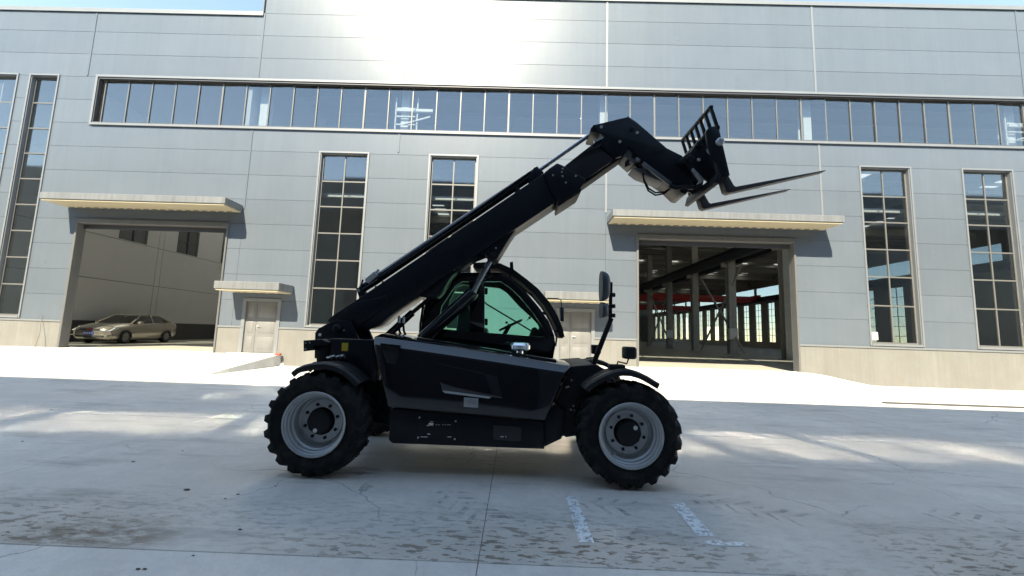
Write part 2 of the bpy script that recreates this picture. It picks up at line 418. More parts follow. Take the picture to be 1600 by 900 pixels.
ao = ap.build('apron', 'apron', smooth=.5); struct(ao)
k = MB().box(9.6, 30, 10.93, 11.05, -.05, .035); k.build('kerb_strip', 'dado', road)
# painted marks on the road
def mark(pts, name='road_marking'):
    mb = MB(); mb.add([(p.x, p.y, .004) for p in pts], [tuple(range(len(pts)))])
    return mb.build(name, 'paint', road)
mark([onz(884, 776), onz(900, 776), onz(929, 850), onz(905, 848)])
mark([onz(1047, 786), onz(1068, 786), onz(1116, 838), onz(1090, 838)])
mark([onz(1098, 845), onz(1160, 848), onz(1172, 854), onz(1110, 853)])

# rubber prints left by lugged tyres
def prints(name, cx, cy_, ang, n, w_=.34, step=.15):
    mb = MB(); ca, sa = math.cos(ang), math.sin(ang)
    for i in range(n):
        for sd in (-1, 1):
            u0 = i*step+(step/2 if sd > 0 else 0)
            q = [(u0, sd*.02), (u0+.05, sd*.02), (u0+.05+.10, sd*w_/2), (u0+.10, sd*w_/2)]
            j = [random.uniform(-.012, .012) for _ in range(8)]
            mb.add([(cx+(u+j[k])*ca-(v+j[k+4])*sa, cy_+(u+j[k])*sa+(v+j[k+4])*ca, .003) for k, (u, v) in enumerate(q)], [(0, 1, 2, 3)])
    o = mb.build(name, 'tyreprint', road); o['kind'] = 'stuff'
p = onz(1075, 775); prints('tyre_print', p.x, p.y, -.5, 6)
p = onz(1435, 800); prints('tyre_print', p.x, p.y, -.35, 4, .3)
p = onz(690, 765); prints('tyre_print', p.x, p.y, -.9, 5)
p = onz(905, 785); prints('tyre_print', p.x, p.y, -.2, 3)
# ------------------------------------------------------------------ the factory hall in front of us
def zk(k_): return Z0+k_
hall = thing('factory_hall', 'long grey metal-panelled factory hall with ribbon window and two open gates', 'building', (0, D, 0))
XL, XR = -31.0, 33.0
W_LEFT0 = (-23.4, -20.88, 1.54, zk(10)); W_LEFT = (-20.30, -19.17, 1.54, zk(10))
TALL = [(-8.03, -6.13), (-3.63, -1.76), (13.32, 15.22), (17.28, 19.16), (21.25, 23.13)]
STRIP = (-17.50, XR-1, zk(8), zk(10))
GATES = [(-17.46, -11.42, .2, 5.44), (4.56, 10.62, .2, 5.46)]
DOORS = [(-10.46, -9.10, .42, 2.46), (1.56, 2.91, .42, 2.46)]
OPEN = [W_LEFT0, W_LEFT, STRIP]+[(a, b_, 1.54, zk(7)) for a, b_ in TALL]+GATES+DOORS
BAYS = [XL, -26.2, -17.98, -10.89, -4.93, 3.36, 11.75, 20.03, 28.3, XR]
def top_of(x): return 13 if x < -10.9 else 14
def bays(r):
    if r >= 10: return BAYS
    return [b for b in BAYS if b != -17.98 and (b != -4.93 or r >= 7) and (b != 11.75 or r >= 5) and (b != 20.03 or r >= 7)]
for r in range(14):
    BR = bays(r)
    for i in range(len(BR)-1):
        x0, x1 = BR[i], BR[i+1]
        if r >= top_of((x0+x1)/2): continue
        z0_, z1_ = zk(r), zk(r+1)
        hs = [h for h in OPEN if h[0] < x1 and h[1] > x0 and h[2] < z1_ and h[3] > z0_]
        mb = MB(); gx, gz = .0025, .0035
        # a panel that an opening cuts right through falls into separate pieces
        cuts = sorted([(h[0], h[1]) for h in hs if h[2] <= z0_+.15 and h[3] >= z1_-.05])
        spans = []; cx = x0
        for c0, c1 in cuts:
            if c0 > cx+.02: spans.append((cx, c0))
            cx = max(cx, c1)
        if cx < x1-.02: spans.append((cx, x1))
        for s0, s1 in spans:
            mb = MB()
            if sheet(mb, s0+gx, s1-gx, z0_+gz, z1_-gz, hs, D-.0, D+.05):
                mb.build('wall_panel', 'panel', hall, bevel=.0035, seg=1)
bk = MB(); sheet(bk, XL, -10.93, Z0-.02, zk(13)-.05, OPEN, D+.055, D+.10); sheet(bk, -10.93, XR, Z0-.02, zk(14)-.05, OPEN, D+.055, D+.10)
bk.build('sheathing', 'joint', hall)
bk = MB(); sheet(bk, XL, XR, .0, 13.6, OPEN, D+.12, D+.20); bk.build('inner_wall', 'liner', hall)
# plinth, one length between openings
px_ = [XL, GATES[0][0], GATES[0][1], DOORS[0][0], DOORS[0][1], DOORS[1][0], DOORS[1][1], GATES[1][0], GATES[1][1], XR]
for i in range(0, len(px_)-1, 2):
    MB().box(px_[i], px_[i+1], D-.012, D+.115, -.3, Z0-.02).build('plinth', 'plinth', hall, bevel=.006, seg=1)
    MB().box(px_[i], px_[i+1], D-.04, D-.0125, Z0-.055, Z0+.012).build('plinth_flashing', 'trim', hall)
# vertical joint covers
for x in BAYS[1:-1]:
    zt = zk(top_of(x-.1)) if x != -10.89 else zk(13)
    segs = [(zk(10)+.05, zt)]
    if x not in (-17.98,): segs.append((Z0+.02 if x > 0 else zk(4.6), zk(8)-.1))
    if x == 3.36: segs[1] = (6.3, zk(8)-.1)
    if x == 11.75: segs[1] = (6.3, zk(8)-.1)
    if x in (-4.93, 20.03): segs[1] = (zk(7)+.1, zk(8)-.1)
    for a, b_ in segs:
        MB().box(x-.035, x+.035, D-.018, D-.0005, a, b_).build('joint_cover', 'trim' if x in (3.36, 11.75) else 'panel', hall)
# parapet caps
for x0, x1, z in ((XL, -10.93, zk(13)), (-10.93, XR, zk(14))):
    MB().box(x0, x1, D-.06, D+.35, z+.002, z+.045).build('parapet_cap', 'trim', hall)
    MB().box(x0, x1, D-.06, D-.03, z-.13, z+.001).build('parapet_flashing', 'trim', hall)
MB().box(-10.99, -10.93, D-.05, D+.4, zk(13)+.05, zk(14)).build('parapet_end', 'panel', hall)
# windows
pane_cache = {}
def pane(parent, x0, x1, z0_, z1_, y, m_='pane'):
    key = (round(x1-x0, 3), round(z1_-z0_, 3), m_)
    if key not in pane_cache:
        me = MB().box(0, x1-x0, 0, .008, 0, z1_-z0_).mesh('pane'); me.materials.append(MT[m_]); pane_cache[key] = me
    org = Vector((0, 0, 0)); q = parent
    while q is not None: org += q.location; q = q.parent
    o = obj('pane', pane_cache[key], parent, (x0-org.x, y-org.y, z0_-org.z))
    o.rotation_euler = (random.gauss(0, .0028), 0, random.gauss(0, .011)); return o      # no two panes sit quite true
def window(x0, x1, z0_, z1_, cols, rows, girt=True):
    fr = MB(); t = .06
    fr.box(x0-t, x0, D-.035, D-.001, z0_-t, z1_+t); fr.box(x1, x1+t, D-.035, D-.001, z0_-t, z1_+t)
    fr.box(x0, x1, D-.035, D-.001, z1_, z1_+t); fr.box(x0, x1, D-.05, D-.001, z0_-t, z0_)
    wo = fr.build('window', 'trim', hall)
    yw = D+.13
    rv = MB()
    rv.box(x0+.001, x0+.03, D+.0, yw+.05, z0_, z1_); rv.box(x1-.03, x1-.001, D, yw+.05, z0_, z1_)
    rv.box(x0+.03, x1-.03, D, yw+.05, z1_-.03, z1_-.001); rv.box(x0+.03, x1-.03, D-.02, yw+.05, z0_+.001, z0_+.03)
    rv.build('reveal', 'trim', wo)
    x0 += .03; x1 -= .03; z0_ += .03; z1_ -= .03
    f2 = MB(); a = .055
    f2.box(x0, x0+a, yw, yw+.05, z0_, z1_); f2.box(x1-a, x1, yw, yw+.05, z0_, z1_)
    f2.box(x0+a, x1-a, yw, yw+.05, z0_, z0_+a); f2.box(x0+a, x1-a, yw, yw+.05, z1_-a, z1_)
    f2.build('frame', 'alu', wo)
    xs_ = [x0+a+(x1-x0-2*a)*i/cols for i in range(cols+1)]
    zs_ = [z0_+a+(z1_-z0_-2*a)*r_ for r_ in rows]
    for x in xs_[1:-1]: MB().box(x-.024, x+.024, yw-.004, yw+.045, z0_+a, z1_-a).build('mullion', 'alu', wo)
    for z in zs_[1:-1]: MB().box(x0+a, x1-a, yw+.001, yw+.04, z-.026, z+.026).build('transom', 'alu', wo)
    for i in range(cols):
        for k_ in range(len(zs_)-1):
            pane(wo, xs_[i], xs_[i+1], zs_[k_], zs_[k_+1], yw+.022)
    if girt:
        MB().box(x0-.2, x1+.2, D+.50, D+.62, 6.80, 6.95).build('girt', 'white_steel', hall)
    return wo
R6 = [0, .205, .37, .53, .69, .845, 1]
for a, b_ in TALL: window(a, b_, 1.54, zk(7), 2, R6)
R9 = [0, .12, .23, .34, .45, .56, .67, .78, .893, 1]
window(*W_LEFT[:2], 1.54, zk(10), 1, R9, False); window(*W_LEFT0[:2], 1.54, zk(10), 2, R9, False)
# ribbon window
x0, x1, z0_, z1_ = STRIP
fr = MB(); fr.box(x0-.09, x0, D-.035, D-.001, z0_-.09, z1_+.09); fr.box(x0, x1, D-.035, D-.001, z1_, z1_+.09); fr.box(x0, x1, D-.07, D-.001, z0_-.09, z0_)
wo = fr.build('ribbon_window', 'trim', hall)
yw = D+.14
rv = MB(); rv.box(x0+.001, x0+.04, D, yw+.05, z0_, z1_); rv.box(x0+.04, x1, D, yw+.06, z1_-.07, z1_-.001); rv.box(x0+.04, x1, D-.03, yw+.05, z0_+.001, z0_+.05)
rv.build('reveal', 'alu_dark', wo)
x = x0+.2; i = 0
while x < x1-.3:
    th = .034 if i % 6 == 5 else .02
    MB().box(x-th, x+th, yw-.01, yw+.045, z0_+.05, z1_-.07).build('mullion', 'alu', wo)
    pane(wo, x, x+.9835, z0_+.05, z1_-.07, yw+.02)
    x += .9835; i += 1
# gates: steel frame, canopy
for gi, (x0, x1, z0_, z1_) in enumerate(GATES):
    fr = MB(); t = .07
    fr.box(x0-.02, x0+t, D-.05, D+.30, -.02, z1_+.02); fr.box(x1-t*.75, x1+.02, D-.05, D+.30, -.02, z1_+.02); fr.box(x0+t, x1-t*.75, D-.05, D+.30, z1_-.16, z1_+.02)
    fr.build('gate_frame', 'gateframe', hall, bevel=.01, seg=1)
    MB().box(x0+t, x1-t*.75, D+.20, D+.23, z1_-.34, z1_-.165).build('shutter_box', 'alu_dark', hall)
def canopy(x0, x1, z, h_, d_):
    c = MB(); c.box(x0, x1, D-d_, D-.02, z+.05, z+h_)
    co_ = c.build('canopy', 'canopy', hall, bevel=.012, seg=1)
    MB().box(x0+.05, x1-.05, D-d_+.04, D-.03, z+.0, z+.046).build('soffit', 'soffit', co_)
    n = int((x1-x0-.3)/.33)
    for i in range(n):
        a = x0+.2+i*(x1-x0-.4)/n
        MB().box(a, a+.2, D-.16, D-.10, z-.012, z-.001).build('drip_slot', 'dado', co_)
    return co_
canopy(-17.93, -10.93, 5.88, .30, 1.0)
canopy(3.40, 11.80, 5.84, .30, 1.0)
canopy(-11.0, -8.62, 2.72, .33, 1.0)
canopy(1.0, 3.40, 2.72, .33, 1.0)
for x0, x1, z0_, z1_ in DOORS:
    fr = MB(); fr.box(x0-.06, x0+.07, D-.03, D+.1, .38, z1_+.06); fr.box(x1-.07, x1+.06, D-.03, D+.1, .38, z1_+.06); fr.box(x0+.07, x1-.07, D-.03, D+.1, z1_-.07, z1_+.06)
    do = fr.build('door', 'trim', hall)
    xm = x0+(x1-x0)*.36
    for a, b_ in ((x0+.075, xm-.004), (xm+.004, x1-.075)):
        lf = MB(); sheet(lf, a, b_, z0_+.02, z1_-.075, [], D+.03, D+.07); lo = lf.build('door_leaf', 'door', do, bevel=.006)
        for q in range(3):
            za = z0_+.18+q*.6
            MB().box(a+.09, b_-.09, D+.022, D+.0295, za, za+.46).build('pressed_field', 'door', do, bevel=.006)
    MB().tube([(xm+.07, D+.03, 1.46), (xm+.07, D-.03, 1.46), (xm+.19, D-.03, 1.46)], .012).add([], []).build('door_handle', 'bolt', do)
    MB().box(xm+.04, xm+.1, D+.02, D+.029, 1.34, 1.54).build('lock_plate', 'bolt', do)
    MB().box(x0-.35, x1+.1, D-.22, D-.02, .37, .44).build('door_step', 'white_steel', hall, bevel=.01)
tag(MB().box(-9.0, -8.80, D-.24, D-.1, .40, .47).build('plastic_block', 'brickred', bevel=.01), 'small red block lying at the end of the left door step', 'block')
# frame columns that show behind the ribbon window, and interior
for x in (-10.89, -4.93, 3.36, 11.75, 20.03):
    c = MB(); c.box(x-.16, x+.16, D+.55, D+.575, .4, 12.8); c.box(x-.16, x+.16, D+.88, D+.905, .4, 12.8); c.box(x-.012, x+.012, D+.575, D+.88, .4, 12.8)
    c.build('column', 'white_steel', hall)
for x in (-4.93, 20.03):                                          # caged ladder and bracing beside two columns
    b = MB()
    for dx in (-.35, .55): b.beam((x+dx, D+.45, zk(8)), (x+dx, D+.45, zk(9.7)), .05, .05)
    for z in (9.6, 9.95, 10.3, 10.65): b.beam((x-.35, D+.45, z), (x+.55, D+.45, z), .05, .05)
    b.beam((x, D+.42, 9.95), (x+1.1, D+.42, 10.3), .06, .06); b.beam((x-.3, D+.42, 10.55), (x+1.2, D+.42, 10.55), .12, .12)
    b.build('ladder', 'white_steel', hall)

# hall floor, roof, partition and far walls
HX0, HX1, HY0, HY1 = -11.2, 45.0, D+.2, 140.0
struct(MB().box(HX0-11, HX1, D+.13, HY1, .28, .40).build('hall_floor', 'floor'))
MB().box(4.6, 10.6, D-.1, D+.16, .402, .412).build('gate_threshold', 'white_steel', hall)
MB().box(-17.3, -11.5, D+.25, D+.35, .402, .412).build('gate_threshold', 'white_steel', hall)
sk = [(a, a+1.25, y, y+6.5) for y in (24.5, 32.5) for a in (-20.9, -18.6, -16.3, -14)]+[(x, x+1.1, y, y+3.2) for y in range(26, 136, 11) for x in [HX0+3+q*5.2 for q in range(11)] if x < HX1-2]  # the left-room ones are added out of view to brighten that room
rf = MB()
def roof(mb, holes):
    xs = sorted({HX0-11, HX1, *[h for r in holes for h in r[:2]]}); ys = sorted({D+.2, HY1, *[h for r in holes for h in r[2:]]})
    for i in range(len(xs)-1):
        for j in range(len(ys)-1):
            cx, cy_ = (xs[i]+xs[i+1])/2, (ys[j]+ys[j+1])/2
            if any(r[0] < cx < r[1] and r[2] < cy_ < r[3] for r in holes): continue
            mb.add([(xs[i], ys[j], 13.2), (xs[i+1], ys[j], 13.2), (xs[i+1], ys[j+1], 13.2), (xs[i], ys[j+1], 13.2)], [(0, 3, 2, 1)])
roof(rf, sk); rf.build('roof', 'roof', hall)
for a, b_, c0, c1 in sk:
    MB().add([(a, c0, 13.19), (b_, c0, 13.19), (b_, c1, 13.19), (a, c1, 13.19)], [(0, 1, 2, 3)]).build('skylight_and_fill', 'skylight_and_fill' if a < HX0 else 'skylight_and_fill2', hall)
for y in range(24, 138, 8):
    b = MB(); b.box(HX0, HX1, y-.1, y+.1, 12.3, 12.34); b.box(HX0, HX1, y-.1, y+.1, 12.85, 12.89); b.box(HX0, HX1, y-.02, y+.02, 12.34, 12.85)
    b.build('roof_beam', 'grey_steel', hall)
for y in [D+2+1.5*q for q in range(60)]:
    MB().box(HX0, HX1, y-.04, y+.04, 12.9, 13.12).build('purlin', 'roofsteel', hall)
# far side wall of the hall (runs away from us) with tall windows and a clerestory
YW = [48+4.0*q for q in range(22)]
hol = [(y, y+1.9, 1.54, 8.44) for y in YW]+[(y, y+7.4, 9.44, 11.4) for y in range(30, 136, 8)]
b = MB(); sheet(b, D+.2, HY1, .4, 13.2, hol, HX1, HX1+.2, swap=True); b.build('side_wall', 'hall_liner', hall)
for y in YW:
    b = MB(); b.box(HX1+.05, HX1+.11, y+.92, y+.98, 1.54, 8.44)
    for q in range(1, 6): b.box(HX1+.05, HX1+.1, y, y+1.9, 1.54+q*1.15-.03, 1.54+q*1.15+.03)
    wb = b.build('side_window', 'alu_dark', hall)
    MB().box(HX1+.06, HX1+.068, y, y+1.9, 1.54, 8.44).build('pane', 'farglass', wb)
for y in range(30, 136, 8): MB().box(HX1+.06, HX1+.068, y, y+7.4, 9.44, 11.4).build('pane', 'farglass', hall)
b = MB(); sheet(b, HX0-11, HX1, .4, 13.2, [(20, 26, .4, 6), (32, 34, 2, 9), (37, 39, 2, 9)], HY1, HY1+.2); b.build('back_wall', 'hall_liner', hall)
b = MB(); sheet(b, D+.2, HY1, .4, 13.2, [], HX0-.2, HX0, swap=True); b.build('partition', 'liner', hall)
# column row with crane runway
for y in (26.9, 33.8, 40.7, 47.5, 54.4, 61.3, 68.2, 75.1, 82, 89, 96, 103):
    c = MB(); x = 17.6
    c.box(x-.3, x+.3, y-.26, y-.225, .4, 12.6); c.box(x-.3, x+.3, y+.225, y+.26, .4, 12.6); c.box(x-.02, x+.02, y-.225, y+.225, .4, 12.6)
    c.box(x-.45, x+.45, y-.4, y+.4, .4, .46)
    c.box(x-.75, x+.3, y-.12, y+.12, 7.55, 7.9)
    c.build('column', 'grey_steel', hall)
    if y in (33.8, 47.5): MB().box(x-.46, x+.2, y-.55, y-.29, 1.6, 2.5).build('switch_box', 'white_steel', hall)
for x, z in ((17.0, 7.9), (18.3, 7.9), (44.3, 8.7)):
    b = MB(); b.box(x-.25, x+.25, D+1, HY1-2, z, z+.05); b.box(x-.25, x+.25, D+1, HY1-2, z+.75, z+.8); b.box(x-.04, x+.04, D+1, HY1-2, z+.05, z+.75); b.box(x-.04, x+.04, D+1, HY1-2, z+.8, z+.93)
    b.build('runway_beam', 'dark_steel', hall)
for y in range(32, 100, 15):
    b = MB(); b.beam((17.6, y, .6), (17.6, y+7.4, 7.5), .12, .12); b.beam((17.6, y+7.4, .6), (17.6, y, 7.5), .12, .12); b.build('brace', 'grey_steel', hall)
for y, lab in ((76, 'nearer red overhead crane girder high inside the hall seen through right gate'), (102, 'farther red overhead crane girder deep inside the hall, lower in view')):
    t = thing('bridge_crane', lab, 'crane', (31, y, 8.7), 'red overhead cranes in the hall')
    for dy in (0, 2.2):
        b = MB(); b.prism([(18.0, 9.0), (19.2, 8.55), (43.0, 8.75), (44.2, 9.1), (44.2, 9.75), (18.0, 9.75)], y+dy-.3, y+dy+.3); b.build('girder', 'red', t, bevel=.03)
    for x in (17.75, 44.3):
        MB().box(x-.2, x+.2, y-1, y+3.2, 8.85 if x < 20 else 9.65, 9.3 if x < 20 else 10.0).build('end_carriage', 'red', t, bevel=.02)
# left room: side wall running away from us
LX = -21.7
rowz = [.4, 1.45, 3.62, 5.90, 9.2, 13.2]; colY = [D+.2, 24.05, 24.40, 32.5, 40.0]
whol = [(21.6, 23.2, 5.95, 9.1), (25.4, 27.0, 5.95, 9.1), (29.3, 31.0, 5.95, 9.1)]
MB().box(LX-.25, LX-.05, D+.2, 40, .4, 13.2).build('room_backing', 'joint', hall)
for r in range(5):
    for c in range(4):
        hs = whol if r == 3 else []
        mb = MB()
        if sheet(mb, colY[c]+.015, colY[c+1]-.015, rowz[r]+.015, rowz[r+1]-.015, hs, LX, LX-.045, swap=True):
            mb.build('liner_panel', 'dado' if r == 0 else 'liner', hall)
for a, b_, c0, c1 in whol:
    b = MB(); b.box(LX-.01, LX+.02, a-.04, a, c0, c1); b.box(LX-.01, LX+.02, b_, b_+.04, c0, c1); b.box(LX-.01, LX+.02, (a+b_)/2-.03, (a+b_)/2+.03, c0, c1)
    for q in range(1, 4): b.box(LX-.01, LX+.015, a, b_, c0+q*.79-.02, c0+q*.79+.02)
    b.build('inner_window', 'alu_dark', hall)
    MB().box(LX-.035, LX-.03, a, b_, c0, c1).build('pane', 'pane', hall)
MB().box(LX, HX0-.2, 40, 40.2, .4, 13.2).build('room_end_wall', 'liner', hall)

# twig leaning by the left gate
tag(MB().tube([(-17.95, D-.35, .36), (-18.02, D-.2, .9), (-18.25, D-.03, 1.62)], [.012, .012, .008], 6).build('leaning_rod', 'joint'), 'thin dark rod leaning on cream plinth left of the left gate', 'rod')
tag(MB().lathe([(0, -.07), (.05, -.05), (.07, 0), (.05, .05), (0, .07)], (-8.45, D-.62, .075), 'Z', 16).build('white_ball', 'white_steel', smooth=.8), 'small white ball on the apron beside the ramp edge', 'ball')

# ------------------------------------------------------------------ the twin hall behind the camera (throws the shade, shows in the panes)
BY = -2.7
opp = thing('opposite_hall', 'dark facade of the facing workshop mirrored in the tall window panes', 'building', (0, BY, 0))
rot = 0.0
oh = [(-30, 40, zk(8), zk(10))]+[(x, x+1.9, 1.54, zk(7)) for x in (-22, -14, -9.6, 7.4, 11.4, 19)]+[(-5, 1, 0, 5.4)]
b = MB(); sheet(b, -60, 60, 0, 14.25, oh, BY, BY-.15); b.build('wall', 'panel', opp)
for z in range(1, 14): MB().box(-60, 60, BY+.001, BY+.012, zk(z)-1-.012, zk(z)-1+.012).build('panel_joint', 'joint', opp)
MB().box(-60, 60, BY-25, BY-.4, 0, 14.1).build('interior_mass', 'dado', opp)
MB().box(-60, 60, BY-.3, BY+.06, 14.252, 14.34).build('parapet_cap', 'trim', opp)

# ------------------------------------------------------------------ telehandler
YT = 4.18                                   # outer face of the near tyres
RW = .52
XREAR, XFRONT = -1.985, 1.165
th = thing('telehandler', 'black telehandler with raised telescopic boom, pallet forks and green-tinted cab', 'telehandler', (-.4, 5.2, 0))

def wheel(x, yo, side, spin, hub_depth):
    """yo: outer face; side = -1 faces the camera, +1 faces away"""
    W = .37
    inn = yo-side*W
    c = (x, 0, RW)
    def Y(o): return yo-side*o               # o = distance inwards from the outer face
    prof = [(.318, .012), (.345, .0), (.40, -.012), (.45, -.004), (.478, .03), (.486, .075), (.488, W/2), (.486, W-.075), (.478, W-.03), (.45, W+.004), (.40, W+.012), (.345, W), (.318, W-.012), (.30, W/2)]
    t = MB(); t.lathe([(r_, Y(o)) for r_, o in prof], c, 'Y', 72, closed=True)
    # tread bars: a chevron of slanted lugs that wrap on to the shoulder
    NL = 20
    for i in range(NL):
        for sd in (0, 1):
            a0 = spin+2*math.pi*(i+.5*sd)/NL
            path = [(W*.54, .0, .485, .5195), (W*.30, .075, .484, .5195), (.045, .155, .478, .514), (-.004, .19, .462, .498), (-.016, .215, .425, .44)]
            vs_ = []
            for (o, da, rb, rt) in path:
                oo = o if sd == 0 else W-o
                wd = .038 if o > .1 else .045
                for rr, k_ in ((rb, -1), (rb, 1), (rt, .62), (rt, -.62)):
                    a = a0-da*(-side)*1.0+k_*wd/rr
                    vs_.append((x+rr*math.cos(a), Y(oo), RW+rr*math.sin(a)))
            fs = [(0, 1, 2, 3), (16, 19, 18, 17)]
            for q in range(4):
                for e in range(4): fs.append((q*4+e, q*4+(e+1) % 4, q*4+4+(e+1) % 4, q*4+4+e))
            t.add(vs_, fs)
    wo_ = t.build('wheel', 'rubber', th, smooth=.7)
    wo_['label'] = 'lugged agricultural-tread tyre on grey steel rim'
    r_ = MB(); d_ = hub_depth
    r_.lathe([(.322, Y(-.004)), (.316, Y(-.012)), (.303, Y(-.006)), (.298, Y(.012)), (.288, Y(.02)), (.284, Y(.045)), (.272, Y(.055)), (.266, Y(.085)), (.252, Y(.10)), (.244, Y(d_)), (.225, Y(d_+.012)), (.215, Y(d_-.012)), (.14, Y(d_-.02)), (.135, Y(d_+.05)), (.135, Y(W-.06)), (.30, Y(W-.03)), (.315, Y(W))], c, 'Y', 64, cap0=False)
    ro = r_.build('rim', 'rim', wo_, smooth=.5)
    h_ = MB(); h_.lathe([(0, Y(d_-.085)), (.115, Y(d_-.083)), (.128, Y(d_-.07)), (.130, Y(d_+.06))], c, 'Y', 10); h_.build('hub', 'plastic', wo_, bevel=.008)
    for q in range(8):
        a = spin+q*math.pi/4+.2; p = (x+.172*math.cos(a), 0, RW+.172*math.sin(a))
        MB().lathe([(0, Y(d_-.042)), (.012, Y(d_-.042)), (.017, Y(d_-.03)), (.017, Y(d_-.015))], p, 'Y', 6).build('wheel_nut', 'plastic', wo_)
    if side < 0:
        a = -1.9 if x < 0 else .75
        MB().lathe([(0, Y(d_-.0875)), (.022, Y(d_-.0875)), (.022, Y(d_-.084))], (x+.088*math.cos(a), 0, RW+.088*math.sin(a)), 'Y', 16).build('hub_sticker', 'white', wo_)
        a = -2.3; MB().tube([(x+.262*math.cos(a), Y(.07), RW+.262*math.sin(a)), (x+.235*math.cos(a), Y(.01), RW+.235*math.sin(a))], .009, 8).build('valve', 'bolt', wo_)
    return wo_
wheel(XREAR, YT, -1, .1, .185); wheel(XFRONT, YT, -1, .33, .165)
wheel(XREAR, YT+2.04, 1, .2, .15); wheel(XFRONT, YT+2.04, 1, .05, .15)
YC = YT+1.02
def part(name, m_, pts, Y0, Y1, bevel=.012, seg=2, parent=th, Yp=None):
    return MB().prism(PX(pts, Yp or Y0), Y0, Y1).build(name, m_, parent, bevel=bevel, seg=seg)
# chassis
part('chassis', 'black3', [(486, 566), (560, 560), (604, 600), (640, 640), (840, 650), (878, 610), (960, 590), (972, 640), (955, 676), (880, 682), (850, 690), (640, 680), (600, 664), (500, 640)], YT+.52, YT+1.5, .02)
for x in (XREAR, XFRONT):
    MB().tube([(x, YT+.2, RW), (x, YT+.6, RW), (x, YC-.2, RW-.02), (x, YC+.2, RW-.02), (x, YT+1.4, RW), (x, YT+1.84, RW)], [.1, .1, .16, .16, .1, .1], 14).build('axle', 'black3', th, smooth=.6)
    MB().box(x-.13, x+.13, YT+.38, YT+.55, RW-.14, RW+.15).build('hub_carrier', 'black3', th, bevel=.03)
    MB().tube([(x+.2, YT+.42, RW+.05), (x+.22, YC, RW+.06), (x+.2, YT+1.6, RW+.05)], .022, 8).build('tie_rod', 'steelrod', th)
# engine hood
YH = YT+.16
def hood_mesh():
    mb = MB()
    bl, bm_, br, bc = at(609, 634, YH), at(584.5, 539, YH), at(851, 655, YH), at(882, 583, YH)
    tl, tr_ = at(583.5, 526, YH+.07), at(893, 573, YH+.07)
    A = [(bl[0], YH-.075, bl[1]), (bm_[0], YH, bm_[1]), (tl[0], YH+.07, tl[1]), (tl[0]+.03, YH+.22, tl[1]+.035), (tl[0]+.05, YH+.60, tl[1]+.045), (bl[0], YH+.60, bl[1])]
    B = [(br[0], YH-.075, br[1]), (bc[0], YH, bc[1]), (tr_[0], YH+.07, tr_[1]), (tr_[0], YH+.22, tr_[1]+.022), (tr_[0], YH+.60, tr_[1]+.028), (br[0], YH+.60, br[1])]
    NS = 10; n = len(A); vs_ = []
    for s in range(NS+1):
        t = s/NS; bul = math.sin(math.pi*t)
        for i in range(n):
            p = Vector(A[i]).lerp(Vector(B[i]), t)
            if i in (1, 2): p.y -= .006*bul
            if i in (2, 3, 4): p.z += .020*bul
            vs_.append(p)
    fs = [tuple(range(n)), tuple(NS*n+i for i in range(n-1, -1, -1))]
    for s in range(NS):
        for i in range(n): fs.append((s*n+i, s*n+(i+1) % n, (s+1)*n+(i+1) % n, (s+1)*n+i))
    return mb.add(vs_, fs)
def lean(mb):
    # shear a piece so that it lies on the leaning hood side
    zt, zb = at(730, 560, YH)[1], at(730, 645, YH-.07)[1]
    mb.v = [(x, y-.078*max(0, min(1.1, (zt-z)/(zt-zb))), z) for x, y, z in mb.v]
    return mb
hood = hood_mesh().build('engine_hood', 'black', th, bevel=.014, seg=3)
def onhood(pts, dy): return lean(MB().prism(PX(pts, YH-.03), YH-.008-dy, YH+.06))
onhood([(678, 566), (776, 588), (786, 622), (692, 611)], .004).build('recess_panel', 'black', hood, bevel=.01)
lean(MB().prism(PX([(691, 610), (768, 620), (764, 622.5), (695, 614)], YH-.06), YH-.022, YH+.02)).build('crease_highlight', 'rim', hood, bevel=.004)  # highlight along the hood crease, put in as a pale grey bar
MB().prism(PX([(597, 538), (624, 541), (623, 553), (614, 590), (611, 590), (599, 550)], YH-.01), YH-.022, YH+.05).build('side_vent', 'plastic', hood, bevel=.008)
MB().ring(PX([(595, 536), (626, 539.5), (625, 549), (597, 546)], YH-.01), PX([(599, 540), (622, 542.5), (621, 549), (600, 546)], YH-.01), YH-.03, YH+.03).build('vent_trim', 'black', hood, bevel=.003)
lean(MB().ring(PX([(725, 621), (747.5, 622.5), (747, 636.5), (725, 635)], YH-.07), PX([(730, 625.5), (743.5, 626.5), (743, 633), (730, 632)], YH-.07), YH-.026, YH+.02)).build('latch', 'latch', hood, bevel=.003)
lean(MB().prism(PX([(730, 625.5), (743.5, 626.5), (743, 633), (730, 632)], YH-.07), YH-.012, YH+.02)).build('latch_paddle', 'rim', hood)
# hood lid on top
a, b_ = at(655, 531, YH+.3), at(868, 566, YH+.3)
MB().beam((a[0], YH+.34, a[1]+.018), (b_[0], YH+.34, b_[1]+.022), .34, .03).build('hood_lid', 'black', hood, bevel=.012)
# air pre-cleaner
cx, cz = at(812, 552, YH+.30)
MB().lathe([(.062, 0), (.05, .02), (.043, .03), (.04, .07), (.05, .085)], (cx, YH+.30, cz-.03), 'Z', 28).build('intake_stem', 'chrome', th, smooth=.5)
cl = MB().lathe([(.05, .055), (.105, .065), (.115, .08), (.118, .12), (.10, .145), (.05, .152), (0, .152)], (cx, YH+.30, cz-.03), 'Z', 32).build('intake_cap', 'chrome', th, smooth=.5)
